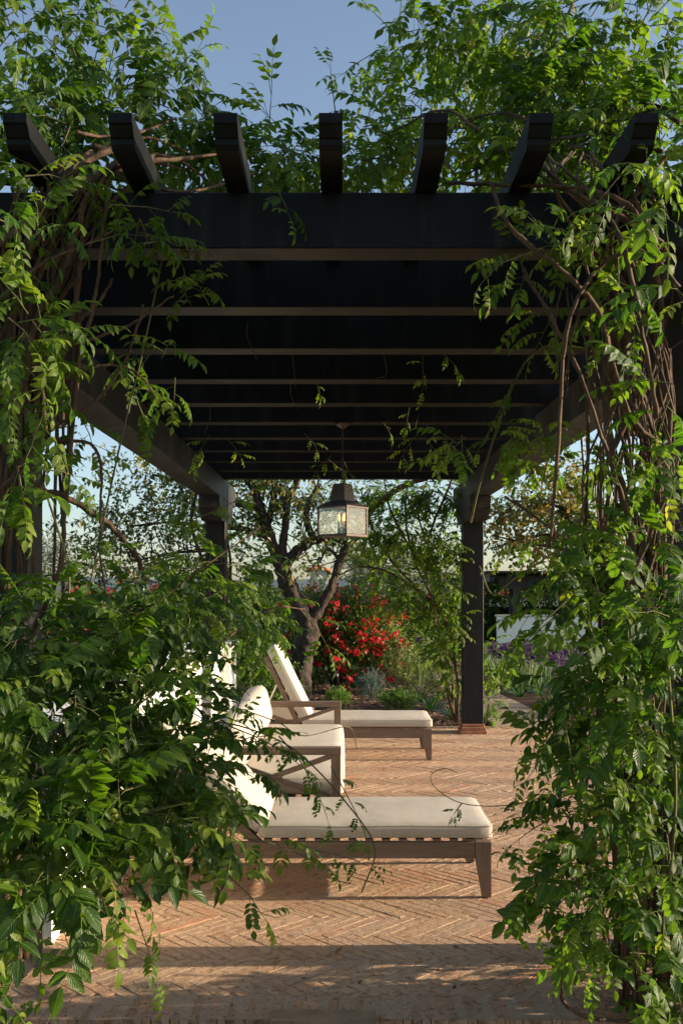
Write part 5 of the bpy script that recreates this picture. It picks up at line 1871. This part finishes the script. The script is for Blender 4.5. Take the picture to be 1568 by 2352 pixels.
lt = MB()
for k in range(120):
    x, y = rng.uniform(-1.1, 1.9), rng.uniform(3.6, 10.8)
    l = rng.uniform(.006, .022)
    mx = Matrix.Translation((x, y, .0025)) @ Matrix.Rotation(rng.uniform(0, 6.3), 4, 'Z') @ Matrix.Rotation(rng.uniform(-.5, .5), 4, 'X')
    v = [(-l, 0, 0), (0, -l * .4, .002), (l, 0, .004), (0, l * .4, .002)]
    lt.add([mx @ Vector(p) for p in v], [(0, 1, 2), (0, 2, 3)], rng.random() * .9 + .05)
lt.build('leaf_litter', 'bark_chip', kind='stuff')

# ------------------------------------------------------------------ far things
# second pergola with a white wall
g = ground_z(37)
fp = empty('far_pergola', (6.72, 37, g), 'distant black timber pergola with carved brackets above a white wall', 'pergola')  # lighter paint below puts haze and sky reflection into the colour
for (x, y) in ((0.0, 0.0), (0.55, 4.2), (3.6, 0.0), (4.1, 4.2)):
    b = MB(); b.box((x - .11, y - .11, 0), (x + .11, y + .11, 2.36)); b.build('post', 'weathered_haze_paint', fp)
for (x, y) in ((0.0, 0.0), (3.6, 0.0)):
    b = MB()
    pr = bolster_prof(-.62, .62, 2.362, 2.60)
    v = [(p[0], -.10, p[1]) for p in pr] + [(p[0], .10, p[1]) for p in pr]
    n_ = len(pr)
    b.add([(q[0] + x, q[1] + y, q[2]) for q in v], [tuple(range(n_)), tuple(reversed(range(n_, 2 * n_)))] + [(i, n_ + i, n_ + (i + 1) % n_, (i + 1) % n_) for i in range(n_)])
    b.build('bolster', 'weathered_haze_paint', fp)
for y in (0.0, 4.2):
    b = MB(); b.box((-.75 + y * .1, y - .1, 2.602), (4.6 + y * .1, y + .1, 2.82)); b.build('side_beam', 'weathered_haze_paint', fp)
b = MB()
extr_profile([(-.9, 2.62), (-.9, 2.80), (5.0, 2.80), (5.0, 2.62)], -1.18, -.98, b); b.build('side_beam', 'weathered_haze_paint', fp)
for k in range(10):
    x = -1.1 + k * .62
    b = MB(); b.box((x, -.55, 2.823), (x + .12, 4.9, 2.95)); b.build('joist', 'weathered_haze_paint', fp)
b = MB(); b.box((-1.3, -.75, 2.952), (5.0, 5.0, 3.02)); b.build('roof_boards', 'weathered_haze_paint', fp)
fw = MB(); fw.box((5.75, 35.5, g - .1), (12.5, 35.8, g + 1.32), ch=.01)
fwall = empty('far_wall', (0, 0, 0), 'distant low white stucco wall in front of the far black pergola', 'wall')
fw.build('wall_body', 'stucco', fwall)
b = MB(); b.box((5.70, 35.45, g + 1.322), (12.6, 35.85, g + 1.38)); b.build('coping', 'stone' if 'stone' in M else 'stucco_far', fwall)

# chimney tower
g = ground_z(48)
ct = empty('chimney', (-1.12, 48, g), 'distant cream chimney stack with arched opening and terracotta tile cap', 'chimney')
hw = 0.45
b = MB(); b.box((-hw, -hw, -1), (hw, hw, 2.23)); b.build('shaft', 'stucco_far', ct)
b = MB(); b.box((-hw - .06, -hw - .06, 2.232), (hw + .06, hw + .06, 2.34)); b.build('cornice', 'stucco_far', ct)
z0, z1 = 2.342, 3.2
ar = [(-.20, z0 + .12)] + [(.20 * math.cos(R(180 - 18 * i)), z0 + .50 + .20 * math.sin(R(180 - 18 * i))) for i in range(11)] + [(.20, z0 + .12)]
b = MB()
outer = [(-hw + .02, z0), (hw - .02, z0), (hw - .02, z1), (0, z1 + .12), (-hw + .02, z1)]
for yy, flip in ((-hw + .02, 0), (hw - .02, 1)):
    v = [(p[0], yy, p[1]) for p in outer] + [(p[0], yy, p[1]) for p in ar]
    n_ = len(ar)
    fs = [(0, 1, 5 + n_ - 1, 5), (0, 5, 6, 4), (1, 2, 5 + n_ - 2, 5 + n_ - 1)]
    m_ = 5 + n_ // 2
    fs += [(4,) + tuple(range(6, m_ + 1)) + (3,), (3,) + tuple(range(m_, 5 + n_ - 1)) + (2,)]
    b.add(v, [tuple(reversed(f)) if flip else f for f in fs])
base = len(outer) + len(ar)
fs = []
for i in range(len(ar)):
    j = (i + 1) % len(ar)
    fs.append((5 + i, 5 + j, base + 5 + j, base + 5 + i))
for i, j in ((1, 2), (4, 0)):
    fs.append((i, j, base + j, base + i))
b.f += fs
b.mi += [0] * len(fs)
b.build('belfry', 'stucco_far', ct)
for sx in (-1, 1):
    b = MB()
    for k in range(5):
        y = -.55 + k * .245
        b.tube([(0, y, z1 + .21), (sx * .60, y, z1 + .02)], .09, 8)
    b.build('tile_slope', 'roof_tile', ct, smooth=True, kind='stuff')
b = MB(); b.tube([(0, -.62, z1 + .24), (0, .62, z1 + .24)], .09, 8); b.build('ridge_tile', 'roof_tile', ct, smooth=True)


def hedge(x0, x1, y, h, n, label, name='hedge', depth=.9, sprigs=HEDG, sc=1.0, cat='hedge', wave=.25, group=None):
    g = ground_z(y)
    s = Plant(name, ((x0 + x1) / 2, y, g), label, cat, group)
    for _ in range(n):
        x = rng.uniform(x0, x1)
        hh = h * (1 + wave * noise.noise(Vector((x * .5, y, 1.3))))
        e = rng.random()
        if e < .6:
            p, d = Vector((x, y - depth / 2 + rng.uniform(-.15, .15), g + rng.uniform(0, hh))), Vector((0, -1, .4))
        else:
            p, d = Vector((x, y + rng.uniform(-depth / 2, depth / 2), g + hh + rng.uniform(-.25, .1))), Vector((0, -.2, 1))
        s.pl.append((rng.choice(sprigs), frame(p, d + rvec() * .8, UP + rvec(), sc * rng.uniform(.8, 1.3))))
    s.finish('foliage')
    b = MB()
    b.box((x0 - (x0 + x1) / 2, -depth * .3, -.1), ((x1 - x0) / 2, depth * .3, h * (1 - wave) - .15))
    b.build('inner_core', 'hedge_core', s.root)  # one solid dark box inside the foliage
    return s


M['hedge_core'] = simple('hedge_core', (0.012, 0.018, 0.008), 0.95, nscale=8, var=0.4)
hedge(4.6, 16, 44, 2.25, 1300, 'dark clipped hedge behind the far black pergola', sc=1.2)
hedge(-5.5, 4.1, 30, 1.75, 1150, 'dark rough hedge closing the garden behind the bougainvillea', sc=1.0, wave=.5)
hedge(-22, -4.2, 24, 1.5, 1200, 'green hedge behind the white wall and the flowering bougainvillea', sc=1.0, wave=.5)

hs_ = empty('tiled_house', (11.0, 56, ground_z(56)), 'distant house with a red tile roof showing above the hedge', 'house')
b = MB(); b.box((-3.2, 0, 0), (9, 8, 2.0)); b.build('wall', 'stucco_far', hs_)
rf = MB()
rf.add([(-3.7, -.6, 1.95), (9.5, -.6, 1.95), (9.5, 3.2, 2.75), (-3.7, 3.2, 2.75), (-3.7, -.6, 2.03), (9.5, -.6, 2.03), (9.5, 3.2, 2.83), (-3.7, 3.2, 2.83)],
       [(3, 2, 1, 0), (4, 5, 6, 7), (0, 1, 5, 4), (1, 2, 6, 5), (2, 3, 7, 6), (3, 0, 4, 7)])
roof = rf.build('roof', 'roof_tile', hs_)
b = MB()
for k in range(48):
    x = -3.6 + k * .27
    b.tube([(x, -.68, 2.06), (x, 3.25, 2.88)], .09, 6)
b.build('tile_rows', 'roof_tile', roof, smooth=True, kind='stuff')

ol = Plant('olive_tree', (1.0, 27, ground_z(27)), 'grey green olive tree between the chimney and the wisteria', 'tree')
limb(ol.root, ol.o, [Vector((1.0, 27, -.6)), Vector((1.1, 27, .6)), Vector((1.0, 27, 1.6)), Vector((.7, 27, 2.4))], [.16, .12, .09, .04], 'trunk')
limb(ol.root, ol.o, [Vector((1.1, 27, .8)), Vector((1.5, 27, 1.6)), Vector((1.6, 27, 2.4))], [.09, .07, .03], 'limb')
kk = 27 / F
for (x, y, rx, ry, n) in [(850, 1340, 45, 45, 150), (830, 1310, 35, 30, 80), (880, 1360, 40, 30, 90), (910, 1310, 50, 50, 120), (960, 1350, 60, 50, 150)]:
    ol.blob(P(x, y, 27), Vector((rx * kk, .7, ry * kk)), n, OLIV, 1.0, shell=.2)
ol.finish()
for i, (x, y, d, wx, hy, n) in enumerate([(125, 1300, 33, 35, 55, 150), (716, 1372, 52, 18, 22, 30), (600, 1380, 36, 40, 20, 60)]):
    lab = ['slender pale green tree far behind the front post and wall', 'wispy tree top beside the distant chimney', 'dense distant bush behind the gnarled tree trunk'][i]
    tt = Plant('distant_tree', ((x - 784) * d / F, d, ground_z(d)), lab, 'tree')
    limb(tt.root, tt.o, [Vector((tt.o.x, d, -.9)), Vector((tt.o.x, d, 1.2)), Vector((tt.o.x + .05, d, 1.9))], [.12, .08, .03], 'trunk', sides=8)
    tt.blob(P(x, y, d), Vector((wx * d / F, wx * d / F, hy * d / F)), n, OLIV if i != 2 else HEDG, 1.3, shell=.2, up=.6)
    tt.finish()


# the person walking far down the garden
def person():
    d = 36.0
    g = ground_z(d)
    X = (934 - 784) * d / F
    root = empty('person', (X, d, g), 'person in dark shirt and dark shorts standing far down the garden, mostly hidden by shrubs', 'person')
    J = {'pel': (0, 0, .93), 'sp': (0, 0, 1.12), 'ch': (0, .01, 1.32), 'nk': (0, .01, 1.46), 'hd': (0, -.01, 1.53), 'h2': (0, -.02, 1.62), 'h3': (0, -.01, 1.69),
         'sl': (.17, .01, 1.40), 'el': (.25, .03, 1.13), 'wl': (.25, -.06, .90), 'hl': (.245, -.09, .82),
         'sr': (-.17, .01, 1.40), 'er': (-.24, .04, 1.13), 'wr': (-.22, -.05, .91), 'hr': (-.215, -.08, .83),
         'pl': (.095, 0, .88), 'kl': (.10, -.01, .49), 'al': (.10, .04, .09), 'tl': (.115, -.11, .03),
         'pr': (-.095, 0, .88), 'kr': (-.105, -.06, .50), 'ar': (-.105, .02, .10), 'tr': (-.12, -.13, .03)}
    rad = {'pel': .14, 'sp': .125, 'ch': .14, 'nk': .055, 'hd': .065, 'h2': .085, 'h3': .065, 'sl': .06, 'el': .042, 'wl': .03, 'hl': .035, 'sr': .06, 'er': .042, 'wr': .03, 'hr': .035,
           'pl': .095, 'kl': .06, 'al': .042, 'tl': .035, 'pr': .095, 'kr': .06, 'ar': .042, 'tr': .035}
    E = [('pel', 'sp'), ('sp', 'ch'), ('ch', 'nk'), ('nk', 'hd'), ('hd', 'h2'), ('h2', 'h3'), ('ch', 'sl'), ('sl', 'el'), ('el', 'wl'), ('wl', 'hl'), ('ch', 'sr'), ('sr', 'er'), ('er', 'wr'), ('wr', 'hr'),
         ('pel', 'pl'), ('pl', 'kl'), ('kl', 'al'), ('al', 'tl'), ('pel', 'pr'), ('pr', 'kr'), ('kr', 'ar'), ('ar', 'tr')]
    ks = list(J)

    def skin(name, keys, grow, mat, parent):
        kk_ = [k for k in ks if k in keys]
        me = bpy.data.meshes.new(name)
        me.from_pydata([J[k] for k in kk_], [(kk_.index(a), kk_.index(c)) for a, c in E if a in kk_ and c in kk_], [])
        me.materials.append(M[mat])
        o = link(name, me, parent)
        md = o.modifiers.new('skin', 'SKIN')
        md.use_smooth_shade = True
        for i, k in enumerate(kk_):
            sv = me.skin_vertices[0].data[i]
            sv.radius = (rad[k] * grow, rad[k] * grow)
            sv.use_root = (i == 0)
        o.modifiers.new('sub', 'SUBSURF').levels = 1
        o.modifiers['sub'].render_levels = 2
        return o
    body = skin('body', ks, 1.0, 'skin', root)
    skin('shirt', ['pel', 'sp', 'ch', 'sl', 'sr'], 1.12, 'dark_cloth', root)
    ss = dict(J)
    J['kl'] = (.10, -.005, .60); J['kr'] = (-.103, -.045, .60)
    rad['kl'] = rad['kr'] = .085
    skin('shorts', ['pel', 'pl', 'kl', 'pr', 'kr'], 1.14, 'grey_cloth', root)
    b = MB()
    b.tube([(0, .01, 1.60), (0, .02, 1.66), (0, .01, 1.72), (0, 0, 1.755)], [.088, .098, .085, .02], 12)
    b.build('hair', 'hair', root, smooth=True)
    for s_ in (-1, 1):
        b = MB(); b.tube([(s_ * .03, -.096, 1.622), (s_ * .03, -.106, 1.622)], .008, 8); b.build('eye', 'dark_cloth', root)
    b = MB(); b.tube([(0, -.085, 1.62), (0, -.115, 1.585)], [.01, .014], 6); b.build('nose', 'skin', root, smooth=True)


person()
